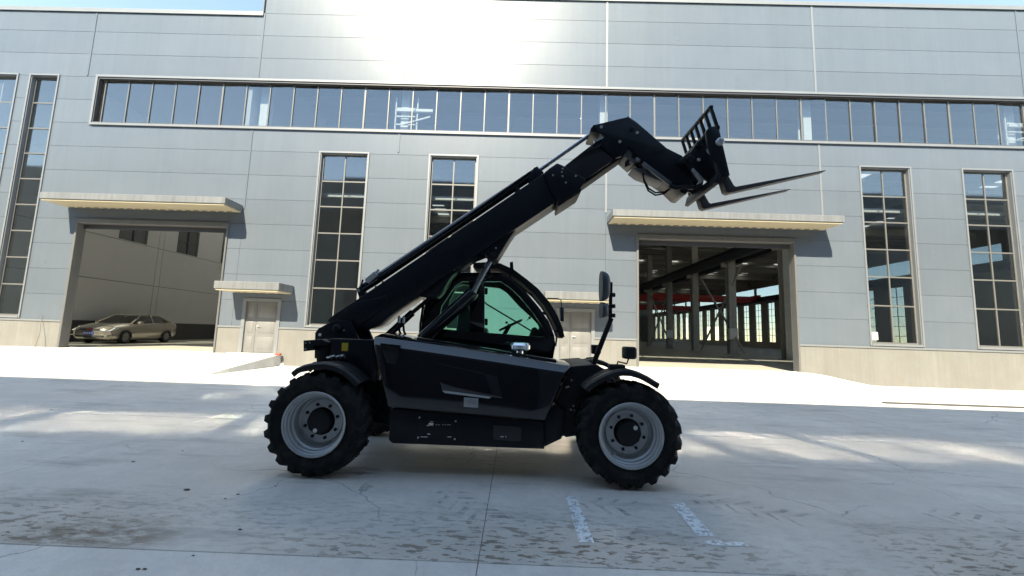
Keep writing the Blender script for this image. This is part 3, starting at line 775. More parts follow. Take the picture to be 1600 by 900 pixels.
# skirt below the hood
sk_ = part('side_skirt', 'black2', [(609, 638), (607, 688), (613, 693), (851, 702), (849, 659)], YH+.02, YH+.25, .012)
MB().prism([at(849, 659, YH+.02), at(851, 702, YH+.02), at(876, 682, YH+.2), at(882, 640, YH+.2), at(866, 630, YH+.2)], YH+.10, YH+.3).build('skirt_end', 'black2', th, bevel=.01)
def decal(name, m_, x0, y0, x1, y1, Y, t=.004, parent=sk_, bevel=0):
    a, b_ = at(x0, y0, Y), at(x1, y1, Y)
    return MB().box(min(a[0], b_[0]), max(a[0], b_[0]), Y-t, Y+.01, min(a[1], b_[1]), max(a[1], b_[1])).build(name, m_, parent, bevel=bevel)
YS = YH+.02
MB().prism(PX([(655, 653), (712, 657.5), (710.5, 686.5), (654, 684)], YS), YS-.006, YS+.01).build('warning_plate', 'plastic', sk_, bevel=.003)
for x, y in ((655.5, 652.3), (712, 658), (653.5, 683.5), (710.5, 686)):
    p = at(x, y, YS); MB().lathe([(0, -.014), (.008, -.012), (.01, .002)], (p[0], YS, p[1]), 'Y', 10).build('rivet', 'white', sk_)
for x0, y0, x1, y1 in ((670, 660.5, 677, 665), (667, 664, 670.5, 665.5), (672, 658.2, 677, 659), (668, 677.5, 672, 679), (657, 682, 668, 683.3), (699, 682, 705, 683.3)):
    decal('plate_print', 'white', x0, y0, x1, y1, YS-.008, .002)
for x0 in (681, 685, 691, 695, 699, 702): decal('plate_print', 'bolt', x0, 663.3, x0+2, 664.2, YS-.008, .002)
MB().prism(PX([(772, 664), (812, 667), (815, 670), (814, 688), (811, 689.5), (773, 687), (770.5, 684), (771, 666)], YS), YS-.005, YS+.01).build('vent_cover', 'dado', sk_, bevel=.003)
decal('vent_print', 'white', 782, 681.5, 787, 683, YS-.006, .002); decal('vent_print', 'white', 789.5, 681.5, 791.5, 682.8, YS-.006, .002)
decal('drain_tab', 'white', 733, 699.5, 740, 701, YS, .004)
# rear body: pivot bracket, box with yellow sticker, tail lamp bracket
for yy in (YC-.27, YC+.22):
    MB().prism(PX([(491, 560), (492, 520), (497, 513.5), (516, 503), (525, 500), (547, 500.7), (560, 530), (575, 560)], YC-.27), yy, yy+.05).build('pivot_plate', 'black2', th, bevel=.008)
p = at(526, 513, YC-.3)
MB().lathe([(0, -.06), (.035, -.058), (.04, -.03), (.05, -.028), (.05, .6)], (p[0], YC-.27, p[1]), 'Y', 24).build('pivot_pin', 'black3', th, bevel=.004)
for x, y, r_ in ((499.3, 523, .018), (537, 516, .010)):
    q = at(x, y, YC-.28); MB().lathe([(0, -.006), (r_, -.005), (r_, .01)], (q[0], YC-.272, q[1]), 'Y', 16).build('pivot_bolt', 'white_steel' if r_ > .015 else 'bolt', th)
part('rear_tank', 'black2', [(516, 528.5), (582, 531), (584, 545), (590, 575), (586, 600), (540, 575), (517, 568)], YT+.34, YT+.62, .015)
decal('warning_sticker', 'yellow', 534.5, 535.5, 543.5, 548.5, YT+.34, .003, th)
part('rear_block', 'black3', [(494, 530), (518, 530), (520, 572), (494, 566)], YT+.40, YT+1.6, .01)
part('tail_bracket', 'black3', [(474, 532), (503, 530), (512, 535), (512, 540), (490, 540), (490, 547), (474, 549)], YT+.30, YT+.44, .006)
for q, (x, y) in enumerate(((478, 536), (484, 535.5), (478, 545))):
    r0 = at(x, y, YT+.3); MB().lathe([(0, -.008), (.007, -.006), (.008, .005)], (r0[0], YT+.3, r0[1]), 'Y', 8).build('bolt', 'bolt', th)
for x, y in ((514, 559), (520, 557), (527, 557.5), (534, 556.5)):
    r0 = at(x, y, YT+.32); MB().tube([(r0[0]-.02, YT+.32, r0[1]), (r0[0]+.02, YT+.30, r0[1]+.012), (r0[0]+.03, YT+.36, r0[1]-.03)], .013, 8).build('hose_fitting', 'bolt', th)
part('front_bulkhead', 'black3', [(893, 572), (932, 569), (950, 580), (948, 650), (930, 676), (884, 684), (858, 655)], YT+.34, YT+1.6, .015)
for x, y in ((893, 594), (885, 605), (888, 604), (896, 634), (892, 640), (898, 641)):
    r0 = at(x, y, YT+.33); MB().lathe([(0, -.02), (.009, -.018), (.011, .012)], (r0[0], YT+.33, r0[1]), 'Y', 8).build('bolt', 'bolt', th)
MB().tube([(at(897, 648, YT+.32)[0], YT+.32, at(897, 648, YT+.32)[1]), (at(905, 628, YT+.3)[0], YT+.30, at(905, 628, YT+.3)[1]), (at(925, 612, YT+.34)[0], YT+.34, at(925, 612, YT+.34)[1]), (at(940, 600, YT+.4)[0], YT+.45, at(940, 600, YT+.4)[1])], .012, 8).build('hose', 'rubber', th, smooth=.8)
for dx in (0, .05):
    MB().tube([(at(597, 575, YT+.5)[0]+dx, YT+.5, at(597, 575, YT+.5)[1]), (at(600, 610, YT+.5)[0]+dx, YT+.46, at(600, 610, YT+.5)[1]), (at(592, 640, YT+.5)[0]+dx, YT+.5, at(592, 640, YT+.5)[1])], .014, 8).build('hose', 'rubber', th, smooth=.8)
# mudguards
def guard(pts, dy, tilt=.0):
    P = PX(pts, YT+.0); top = [(x, z) for x, z in P]
    mb = MB(); n = len(top); vs_ = []; fs = []
    prof = [(-.0, -.05), (.0, -.004), (.025, .012), (.10, .016), (.105, .006), (.135, .006), (.14, .016), (.20, .016), (.205, .006), (.235, .006), (.24, .016), (.33, .012), (.36, 0), (.36, -.03), (.345, -.03), (.345, -.012), (.02, -.012), (.015, -.05)]
    m_ = len(prof)
    for i, (x, z) in enumerate(top):
        a = Vector((top[min(i+1, n-1)][0]-top[max(i-1, 0)][0], top[min(i+1, n-1)][1]-top[max(i-1, 0)][1])).normalized()
        nx, nz = -a.y, a.x
        for o, h_ in prof: vs_.append((x+nx*h_, YT+o+dy, z+nz*h_))
    for i in range(n-1):
        for q in range(m_): fs.append((i*m_+q, i*m_+(q+1) % m_, (i+1)*m_+(q+1) % m_, (i+1)*m_+q))
    fs += [tuple(range(m_)), tuple((n-1)*m_+q for q in range(m_-1, -1, -1))]
    return mb.add(vs_, fs)
GR = [(454.5, 583), (462, 577), (474, 572), (490, 569), (507, 568.5), (524, 572), (540, 580), (552, 590), (561, 599)]
GF = [(914, 608), (921, 601), (932, 594), (945, 587), (958, 582), (972, 579.5), (986, 580), (1000, 584), (1013, 590), (1024, 597), (1031, 601)]
for pts in (GR, GF):
    for dy in (0, 1.68):
        guard(pts, dy).build('mudguard', 'plastic', th, smooth=.5)
# work lamps on the front mudguards
for x, y, w_, h_, Y in ((984.5, 551.5, 19, 20, YT+.12), (931.5, 546, 14, 15, YT+1.82)):
    a, b_ = at(x-w_/2, y-h_/2, Y), at(x+w_/2, y+h_/2, Y)
    lo = MB().box(a[0], b_[0], Y-.03, Y+.11, b_[1], a[1]).build('work_lamp', 'plastic', th, bevel=.022, seg=3)
    MB().box(b_[0]-.004, b_[0]+.004, Y-.01, Y+.09, b_[1]+.02, a[1]-.02).build('lens', 'lamp', lo)
    foot = at(964 if Y < 5 else 915, 573 if Y < 5 else 565, Y)
    MB().tube([(a[0]+.06, Y+.04, b_[1]+.01), (a[0]+.04, Y+.04, b_[1]-.05), (foot[0]+.02, Y+.04, foot[1]+.05), (foot[0], Y+.05, foot[1]-.03)], .009, 8).build('lamp_stalk', 'black3', th, smooth=.8)
    MB().box(foot[0]-.07, foot[0]+.09, Y-.0, Y+.12, foot[1]-.05, foot[1]+.02).build('lamp_mount', 'plastic', th, bevel=.012)
# front mirrors on their post
YM = YT+.42
def pm(x, y, dy=0): X, Z = at(x, y, YM); return (X, YM+dy, Z)
MB().beam(pm(919, 590), pm(955, 497), .05, .05, (0, 1, 0)).build('mirror_post', 'black3', th, bevel=.006)
MB().beam(pm(953.5, 500), pm(954.5, 441), .035, .035, (0, 1, 0)).build('mirror_rail', 'black3', th, bevel=.005)
for y in (461, 478.5, 493):
    MB().beam(pm(951, y), pm(961, y), .06, .045).build('mirror_clamp', 'plastic', th, bevel=.008)
for y0, y1, xw in ((424.5, 471.5, 14), (472.5, 497.5, 11)):
    zt, zb = at(943, y0, YM)[1], at(943, y1, YM)[1]; xb = at(938, (y0+y1)/2, YM)[0]; hz = (zt-zb)/2; dp = at(938+xw, 450, YM)[0]-at(938, 450, YM)[0]
    mb = MB(); prof = []
    for q in range(7):
        t = q/6*math.pi/2
        prof.append((math.cos(t), dp*math.sin(t)))
    vs_ = []; fs = []; n = 28
    for r_, o in prof:
        for k_ in range(n):
            a = 2*math.pi*k_/n; e = .7
            ca, sa = math.cos(a), math.sin(a)
            ca = math.copysign(abs(ca)**e, ca); sa = math.copysign(abs(sa)**e, sa)
            rr = max(r_, .0)**.5
            vs_.append((xb+o, YM-.02+.11*ca*rr, (zt+zb)/2+hz*sa*rr))
    for i in range(6):
        for k_ in range(n): fs.append((i*n+k_, i*n+(k_+1) % n, (i+1)*n+(k_+1) % n, (i+1)*n+k_))
    fs.append(tuple(range(n)))
    mo = mb.add(vs_, fs).build('mirror', 'mirrorback', th, smooth=.9)
    MB().beam((xb+dp*.7, YM, (zt+zb)/2), pm(953, (y0+y1)/2), .03, .04).build('mirror_arm', 'plastic', th)
# boom
B0, B1 = YC-.19, YC+.19
boom = part('boom', 'black2', [(511, 503), (515, 496.5), (525, 489), (553, 471), (868, 258), (873, 313), (680, 441), (653, 462), (613, 490), (592, 508), (580, 513), (560, 515), (530, 514)], B0, B1, .012)
part('boom_rib', 'black2', [(553, 473), (594, 464), (602, 461), (607, 465), (608, 471), (600, 480), (560, 512), (520, 505)], B0-.018, B0+.01, .006, parent=boom)
part('lift_lug', 'black2', [(742, 402), (806, 358), (796, 373), (777, 404), (770, 407.5), (763, 404), (757, 396)], YC-.16, YC+.16, .012, parent=boom)
part('rear_lug', 'black2', [(652, 463), (667, 465), (682, 465), (689, 458), (704, 433), (722, 414), (690, 433)], YC-.12, YC+.12, .01, parent=boom)
part('collar', 'black2', [(850, 270), (858, 263), (870.5, 254.5), (879, 258), (913.5, 278.5), (914, 284), (908, 293), (873, 314), (864, 304)], B0-.03, B1+.03, .01, parent=boom)
part('wear_pad', 'black3', [(872, 313), (908, 294), (909, 297), (906, 301), (873, 322.5), (871, 320)], B0-.02, B1+.02, .006, parent=boom)
for x, y in ((864, 274), (879, 264), (878, 269), (879, 275.5), (899.5, 275), (884, 285.5)):
    q = at(x, y, B0-.03); MB().lathe([(0, -.012), (.012, -.01), (.014, .004)], (q[0], B0-.03, q[1]), 'Y', 10).build('bolt', 'bolt', boom)
part('boom_seam', 'black3', [(869, 287), (870.5, 287), (871.5, 305), (870, 305)], B0-.034, B0-.028, 0, parent=boom)
inner = part('boom_extension', 'black', [(866, 272), (905, 241), (944, 211), (974, 240), (914, 281.5), (880, 303)], B0+.03, B1-.03, .01)
part('boom_rail', 'black3', [(884, 302), (916, 281.5), (974, 241), (975, 243.5), (917, 285), (886, 305)], B0+.06, B1-.06, .003, parent=inner)
head = part('boom_head', 'black2', [(922.5, 205), (923.5, 199), (928, 195), (979, 182.7), (981, 181), (995, 190.5), (1042, 231), (1066, 243), (1083, 262), (1082, 284), (1073, 303), (1066, 302), (1048, 285), (1022, 268), (1005, 252), (982, 229), (972, 243), (962, 247), (938, 226), (944, 214), (938, 208)], B0, B1, .01)
MB().beam((at(942, 215, B0)[0], B0-.001, at(942, 215, B0)[1]), (at(928, 222, B0)[0], B0-.001, at(928, 222, B0)[1]), .03, .03).build('head_notch', 'chrome', head)
for x, y, r_ in ((939.7, 198.5, .02), (986.7, 201, .03), (995.7, 207.5, .02), (929, 198.5, .028), (968.5, 221.5, .02), (1058, 262, .015)):
    q = at(x, y, B0); MB().lathe([(0, -.014), (r_*.8, -.013), (r_, -.006), (r_, .01)], (q[0], B0, q[1]), 'Y', 18).build('head_pin', 'bolt' if r_ == .02 else 'black3', head)
part('weld_line', 'black3', [(1006, 246.5), (1040.5, 232), (1041, 233.2), (1006.5, 247.8)], B0-.006, B0+.005, 0, parent=head)
part('head_gusset', 'gateframe', [(974, 242), (982, 230), (1002, 246), (990, 256)], YC-.15, YC+.15, .006, parent=head)  # paler than the black head: light on the underside put into the colour
part('head_floor', 'gateframe', [(988, 262), (1008, 262), (1040, 281), (1036, 284), (1000, 271)], YC-.12, YC+.12, .006, parent=head)  # same pale grey, standing for light reflected up on to the bottom plate
def P3(x, y, Y): X, Z = at(x, y, Y); return Vector((X, Y, Z))
MB().tube([P3(984, 248, YC-.05), P3(1000, 258, YC-.05), P3(1034, 281, YC-.05)], [.05, .05, .05], 14).build('tilt_cylinder', 'black3', head, smooth=.6)
MB().tube([P3(1030, 279, YC-.05), P3(1070, 302, YC-.05)], .028, 12).build('tilt_rod', 'steelrod', head, smooth=.6)
MB().tube([P3(990, 241, YC-.1), P3(979, 254, YC-.14), P3(977, 260, YC-.14), P3(983, 256, YC-.14)], .022, 8).build('cable_end', 'black3', head, smooth=.8)
for q in range(5):
    a = P3(990+q*6, 245+q*5, YC-.12); MB().box(a.x-.03, a.x+.03, a.y-.05, a.y+.03, a.z-.03, a.z+.02).build('fitting', 'bolt' if q % 2 else 'black3', head, bevel=.006)
for off in (0, 4):
    pts = [P3(1003+off*.3, 266, YC-.1), P3(1006, 280+off*.5, YC-.13), P3(1013, 294+off, YC-.15), P3(1024, 301+off, YC-.15), P3(1038, 300+off*.6, YC-.13), P3(1048, 294, YC-.1)]
    MB().tube(pts, .011, 8).build('hose', 'rubber', head, smooth=.9)
MB().beam(P3(1004, 255, B0), P3(1048, 288, B0), .03, .05).build('link_bar', 'gateframe', head, bevel=.004)
MB().tube([P3(1046, 290, B0-.02), P3(1056, 294, B0-.03), P3(1070, 292, B0-.02), P3(1083, 293, B0)], .03, 10).build('hydraulic_pipe', 'black3', head, smooth=.8)
# fork carriage
YA, YB = 4.72, 5.62
car_ = bpy.data.objects.new('fork_carriage', None); COL.objects.link(car_); car_.parent = th
plate = PX([(1103, 205), (1108, 198.5), (1122.6, 195.5), (1128, 219), (1140.8, 274), (1127, 278), (1122, 256), (1113, 243), (1106, 226)], YA)
for yy in (YA, YB-.04): MB().prism(plate, yy, yy+.04).build('side_plate', 'black2', car_, bevel=.006)
q = at(1124, 222.5, YA)
MB().lathe([(0, -.05), (.03, -.05), (.048, -.035), (.048, .9+.03)], (q[0], YA, q[1]), 'Y', 20).build('fork_shaft', 'rim', car_, bevel=.004)
MB().beam((at(1127, 281, YA)[0]-.03, YA, at(1127, 281, YA)[1]+.02), (at(1127, 281, YA)[0]-.03, YB, at(1127, 281, YA)[1]+.02), .05, .13, (.25, 0, 1)).build('lower_bar', 'black3', car_, bevel=.01)
cb = PX([(1066, 246), (1078, 238), (1096, 214), (1108, 200), (1116, 228), (1126, 262), (1121, 281), (1107, 283), (1094, 276), (1074, 262)], YC-.25)
MB().prism(cb, YC-.25, YC-.21).build('coupler_plate', 'black2', car_, bevel=.006); MB().prism(cb, YC+.21, YC+.25).build('coupler_plate', 'black2', car_, bevel=.006)
for x, y, r_ in ((1101, 219, .05), (1078, 248.5, .045), (1091, 250.5, .022), (1117, 263, .03), (1066, 252, .035), (1092, 226, .04)):
    q = at(x, y, YC-.25); MB().lathe([(0, -.03), (r_*.75, -.03), (r_, -.02), (r_, .5)], (q[0], YC-.25, q[1]), 'Y', 20).build('coupler_pin', 'bolt' if r_ < .025 else 'black3', car_, bevel=.003)
MB().prism(PX([(1083, 262), (1100, 279), (1098, 283), (1090, 287), (1094, 281), (1082, 265)], YC-.3), YC-.3, YC-.25).build('tie_strap', 'latch', car_, bevel=.004)
# load guard
T0, T1 = at(1112, 167.5, YA), at(1122.5, 199, YA)
nb = 7
for q in range(nb):
    y = YA+.02+(YB-YA-.04)*q/(nb-1)
    MB().beam((T0[0], y, T0[1]), (T1[0], y, T1[1]), .035, .03, (0, 1, 0)).build('guard_bar', 'black3', car_, bevel=.003)
MB().beam((T0[0], YA, T0[1]+.01), (T0[0], YB, T0[1]+.01), .04, .035).build('guard_rail', 'black3', car_, bevel=.003)
MB().beam((T1[0], YA, T1[1]), (T1[0], YB, T1[1]), .04, .05).build('guard_rail', 'black3', car_, bevel=.003)
fp = PX([(1113, 228), (1118.5, 227), (1136, 277), (1144, 291), (1147, 293.3), (1286, 267.6), (1287, 268.6), (1137, 303), (1132, 300.5), (1126, 282)], YA+.1)
for dy in (.06, .70):
    mb = MB(); mb.prism(fp, YA+dy, YA+dy+.11); mb.build('fork', 'fork', car_, bevel=.008)
# cylinders
MB().tube([P3(772, 397, YC), P3(733, 467, YC)], .036, 18).build('lift_cylinder_rod', 'steelrod', th, smooth=.6)
MB().tube([P3(739, 456, YC), P3(738, 458, YC), P3(650, 540, YC)], [.075, .085, .085], 24).build('lift_cylinder', 'black', th, smooth=.6)
MB().tube([P3(692, 449, YC), P3(640, 492, YC)], .026, 14).build('compensating_rod', 'black2', th, smooth=.6)
MB().tube([P3(645, 488, YC), P3(603, 527, YC)], .046, 18).build('compensating_cylinder', 'black', th, smooth=.6)
for x in (624, 631):
    MB().tube([P3(x, 494, YC-.07), P3(x-1, 505, YC-.09), P3(x, 517, YC-.08), P3(x+4, 526, YC-.05)], .014, 8).build('hose', 'rubber', th, smooth=.8)
    MB().tube([P3(x, 496, YC-.07), P3(x-.6, 505, YC-.088)], .02, 8).build('hose_end', 'bolt', th)
q = P3(770, 398, YC-.17); MB().lathe([(0, -.02), (.03, -.018), (.034, 0), (.034, .34)], q, 'Y', 18).build('lift_pin', 'black3', th, bevel=.003)
q = P3(775, 387.5, YC-.165); MB().lathe([(0, -.01), (.01, -.008), (.011, .01)], q, 'Y', 8).build('bolt', 'bolt', th)
# extension cylinder along the top of the boom
tl = MB().tube([P3(565, 452, YC), P3(585, 439, YC), P3(842, 266, YC)], [.055, .062, .062], 20).build('extension_cylinder', 'black', th, smooth=.6)
MB().tube([P3(840, 268, YC), P3(924, 209, YC)], .026, 14).build('extension_rod', 'steelrod', th, smooth=.6)
MB().prism(PX([(556, 451), (562, 448), (573, 460), (574, 468), (563, 471)], YC-.06), YC-.06, YC+.06).build('rear_clevis', 'black2', th, bevel=.006)
q = P3(560.5, 454, YC-.06); MB().lathe([(0, -.02), (.02, -.018), (.022, 0)], q, 'Y', 14).build('clevis_pin', 'bolt', th)
MB().prism(PX([(826, 276), (834, 262), (838, 260), (849, 268), (850, 272), (834, 288), (826, 288)], YC-.08), YC-.08, YC+.08).build('front_clevis', 'black2', th, bevel=.006)
for x, y in ((597, 446), (586, 453.5), (806, 299)):
    a = P3(x, y, YC-.03); MB().beam(a+Vector((0, 0, -.07)), a+Vector((.03, 0, .05)), .05, .05, (0, 1, 0)).build('cylinder_clip', 'black3', th, bevel=.004)
vb = MB().prism(PX([(569, 437), (584, 424), (590, 430), (575, 443)], YC-.1), YC-.1, YC+.06).build('valve_block', 'rim', th, bevel=.006)
MB().tube([P3(567, 437, YC-.05), P3(564, 447, YC-.06), P3(570, 446, YC-.05)], .012, 8).build('hose', 'rubber', th, smooth=.8)
MB().tube([P3(586, 427, YC-.05), P3(592, 421, YC-.05)], .018, 8).build('valve_fitting', 'bolt', th)
MB().tube([P3(590, 436, YC-.07), P3(606, 424, YC-.075), P3(830, 268, YC-.07)], .012, 8).build('steel_pipe', 'black3', th, smooth=.8)
# cab
CN, CF = YC+.24, YT+2.0
OUT = PX([(655, 566), (659, 500), (664, 474), (699, 434), (716, 425.5), (785, 426), (803, 438), (822, 456), (842, 480), (857, 502), (866, 524), (868, 540), (863, 568)], CN)
INN = PX([(684, 514), (685, 500), (690, 478), (711, 447), (722, 440), (782, 440), (797, 450), (813, 465), (832, 488), (845, 507), (852, 521), (852, 525), (848, 526.5)], CN)
cabo = MB().ring(OUT, INN, CN, CN+.05).build('cab', 'black', th, bevel=.008)
MB().prism(PX([(734, 438), (757, 438), (757, 522), (734, 522)], CN), CN+.002, CN+.048).build('door_pillar', 'black', cabo, bevel=.008)
MB().prism(INN, CN+.02, CN+.026).build('side_glass', 'cabglass', cabo)
OUTF = [(x, z) for x, z in OUT]
INF = PX([(693, 514), (697, 500), (703, 472), (714, 449), (724, 445), (781, 451), (792, 458), (812, 480), (832, 498), (840, 507), (842, 511), (841, 516), (826, 526.5)], CF)
cf = MB().ring(OUTF, INF, CF-.05, CF).build('far_side_frame', 'black2', cabo)
MB().prism(PX([(733, 444), (757, 447), (753, 470), (753, 498), (758, 520), (733, 520)], CF), CF-.048, CF-.004).build('far_pillar', 'black2', cabo, bevel=.006)
MB().prism(INF, CF-.03, CF-.024).build('side_glass', 'cabglass', cabo)
def skin(i0, i1, m_, nm, inset=.0):
    mb = MB()
    for i in range(i0, i1):
        (x0, z0_), (x1, z1_) = OUT[i], OUT[i+1]
        n = Vector((z1_-z0_, -(x1-x0))).normalized()*.012
        mb.add([(x0, CN+.05, z0_), (x1, CN+.05, z1_), (x1, CF-.05, z1_), (x0, CF-.05, z0_), (x0+n.x, CN+.05, z0_+n.y), (x1+n.x, CN+.05, z1_+n.y), (x1+n.x, CF-.05, z1_+n.y), (x0+n.x, CF-.05, z0_+n.y)],
               [(0, 1, 2, 3), (7, 6, 5, 4), (0, 4, 5, 1), (3, 2, 6, 7)])
    return mb.build(nm, m_, cabo, smooth=.6)
skin(0, 1, 'black2', 'rear_panel'); skin(1, 3, 'cabglass', 'rear_glass'); skin(3, 6, 'black2', 'cab_roof'); skin(6, 10, 'cabglass', 'windscreen'); skin(10, 12, 'black2', 'front_panel')
MB().prism(PX([(655, 566), (659, 524), (865, 534), (863, 568)], CN), CN+.06, CF-.06).build('cab_base', 'black3', cabo)
MB().beam((OUT[12][0]-.02, CN, OUT[10][1]), (OUT[12][0]-.02, CF, OUT[10][1]), .03, .03).build('sill_bar', 'black3', cabo)
def PC(x, y, Y): X, Z = at(x, y, Y); return (X, Y, Z)
seat = MB().prism(PX([(712, 524), (716, 484), (722, 476), (730, 474), (735, 488), (741, 508), (760, 512), (762, 526)], CN+.25), CN+.22, CN+.62).build('seat', 'seat', cabo, bevel=.03, seg=3)
MB().tube([PC(786, 526, CN+.4), PC(797, 507, CN+.4)], .03, 10).build('steering_column', 'black3', cabo, smooth=.6)
wc = Vector(PC(798, 508, CN+.4)); ax = Vector((-.45, 0, .9)).normalized(); u1 = Vector((0, 1, 0)); u2 = ax.cross(u1)
MB().tube([wc+(u1*math.cos(a)+u2*math.sin(a))*.17 for a in [2*math.pi*k_/24 for k_ in range(25)]], .015, 8, caps=False).build('steering_wheel', 'black3', cabo, smooth=.9)
MB().beam(wc-u1*.16, wc+u1*.16, .03, .02).build('steering_spoke', 'black3', cabo)
MB().tube([PC(754, 462, CF-.1), PC(755, 470, CF-.1), PC(760, 475, CF-.1), PC(830, 517, CF-.1)], .011, 8).build('grab_rail', 'black3', cabo, smooth=.8)
MB().prism(PX([(826, 527), (832, 512), (836, 511), (851, 524), (852, 530)], CN+.4), CN+.3, CN+.6).build('dashboard', 'plastic', cabo, bevel=.02)
for x, y in ((791.5, 504), (827.5, 496.5)):
    q = PC(x, y, CF-.15); MB().lathe([(0, -.02), (.018, -.012), (.02, .0), (.012, .02)], q, 'Y', 12).build('control_knob', 'black3', cabo, smooth=.6)
MB().tube([PC(827, 497, CF-.15), PC(823, 501, CF-.15)], .006, 6).build('knob_stem', 'black3', cabo)
for x, y in ((757, 455), (757, 503)):
    q = PC(x, y, CF-.06); MB().box(q[0]-.05, q[0]+.05, CF-.1, CF-.05, q[2]-.05, q[2]+.05).build('door_hinge', 'black3', cabo, bevel=.015)
# guard over the windscreen and roof
GO = [(738, 410.5), (760, 409.5), (781, 411), (803, 421), (823, 436), (841, 451), (858, 471), (871, 492), (879, 512), (882.5, 527)]
GI = [(743, 420), (760, 419), (778, 420), (798, 429), (817, 444), (834, 459), (850, 478), (862, 497), (870, 514), (874, 527)]
YG0, YG1 = CN+.12, CF-.05
gO, gI = PX(GO, YG0), PX(GI, YG0)
for yy in (YG0, YG1-.03):
    MB().prism(gO+gI[::-1], yy, yy+.03).build('guard_frame', 'plastic', cabo, bevel=.004)
for q in range(1, 12):
    yb = YG0+.03+(YG1-YG0-.06)*q/12
    mb = MB()
    for i in range(len(gO)-1):
        m0 = ((gO[i][0]+gI[i][0])/2, (gO[i][1]+gI[i][1])/2); m1 = ((gO[i+1][0]+gI[i+1][0])/2, (gO[i+1][1]+gI[i+1][1])/2)
        mb.beam((m0[0], yb, m0[1]), (m1[0], yb, m1[1]), .016, .05)
    mb.build('guard_slat', 'plastic', cabo)
for i in (0, 2, 4, 6, 8, 9):
    m0 = ((gO[i][0]+gI[i][0])/2, (gO[i][1]+gI[i][1])/2)
    MB().beam((m0[0], YG0+.03, m0[1]), (m0[0], YG1-.03, m0[1]), .03, .03).build('guard_cross_bar', 'plastic', cabo)
MB().prism(PX([(796.5, 410), (801.5, 408.5), (803, 428), (797, 428)], YG0), YG0-.01, YG0+.05).build('lamp_bracket', 'black3', cabo, bevel=.005)
for a, b_ in (((798, 428), (796, 438)), ((832, 462), (826, 458)), ((853, 491), (847, 488)), ((872, 517), (865, 517))):
    MB().beam(PC(*a, YG0+.02), PC(*b_, YG0+.02), .03, .03).build('guard_mount', 'black3', cabo, bevel=.004)
MB().prism(PX([(758, 412), (765, 411), (765, 424), (758, 424)], YG0), YG0+.1, YG0+.2).build('roof_lamp', 'plastic', cabo, bevel=.01)
# cab mirror
MB().tube([PC(855, 466, CF-.02), PC(872, 466.5, CF), PC(876.5, 469, CF), PC(877.5, 482, CF)], .008, 8).build('mirror_arm', 'black3', cabo, smooth=.8)
MB().prism(PX([(874, 480), (880, 480.5), (880.5, 503), (874.5, 502.5)], CF), CF-.08, CF+.09).build('cab_mirror', 'mirrorback', cabo, bevel=.012)
MB().tube([PC(867, 517, CN+.05), PC(870, 527, CN+.05), PC(868, 541, CN+.05)], .012, 8).build('grab_handle', 'black3', cabo, smooth=.8)
MB().tube([PC(661, 478, CN-.02), PC(657, 505, CN-.03), PC(656, 526, CN-.02)], .016, 8).build('cable_bundle', 'rubber', cabo, smooth=.8)

# ------------------------------------------------------------------ the car parked in the left bay
CAR = thing('parked_car', 'champagne gold sedan parked nose-out inside the left gate', 'car', (-19.85, 21.0, .405))
# local frame: +x = forwards; built along local x then turned so that the nose points at the road
def car_parts():
    L = 4.55; hw = .875
    #        x      low   belt   roof(z)  halfwidth low, belt
    st = [(2.27, .40, .62, .55), (2.20, .26, .70, .74), (2.0, .20, .78, .82), (1.5, .19, .90, .86), (.95, .19, .97, .875), (.2, .19, 1.0, .88), (-.6, .19, 1.02, .88), (-1.3, .2, 1.04, .87), (-1.85, .24, 1.06, .83), (-2.15, .32, 1.03, .76), (-2.28, .45, .95, .66)]
    mb = MB(); vs_ = []; n = 12
    for x, lo, be, w_ in st:
        crown = .05
        sec = [(-w_*.86, lo), (-w_*.97, lo+.08), (-w_, lo+(be-lo)*.45), (-w_*.985, lo+(be-lo)*.78), (-w_*.93, be-.02), (-w_*.80, be+.02), (w_*.80, be+.02), (w_*.93, be-.02), (w_*.985, lo+(be-lo)*.78), (w_, lo+(be-lo)*.45), (w_*.97, lo+.08), (w_*.86, lo)]
        vs_ += [(x, y, z) for y, z in sec]
    fs = []
    for i in range(len(st)-1):
        for k_ in range(n): fs.append((i*n+k_, i*n+(k_+1) % n, (i+1)*n+(k_+1) % n, (i+1)*n+k_))
    fs += [tuple(range(n)), tuple((len(st)-1)*n+k_ for k_ in range(n-1, -1, -1))]
    return mb.add(vs_, fs)
def carbuild(mb, name, m_, parent=CAR, **kw):
    ca, sa = math.cos(CARA), math.sin(CARA)
    o = CAR.location
    mb.v = [(o.x+x*ca-y*sa, o.y+x*sa+y*ca, o.z+z) for x, y, z in mb.v]
    return mb.build(name, m_, parent, **kw)
CARA = math.radians(-90+6)
carbuild(car_parts(), 'body', 'carpaint', smooth=.9, bevel=.0)
gh = [(1.02, .95, .78, .70), (.25, 1.40, .60, .58), (-.2, 1.45, .59, .57), (-.9, 1.42, .58, .56), (-1.75, 1.04, .72, .66)]
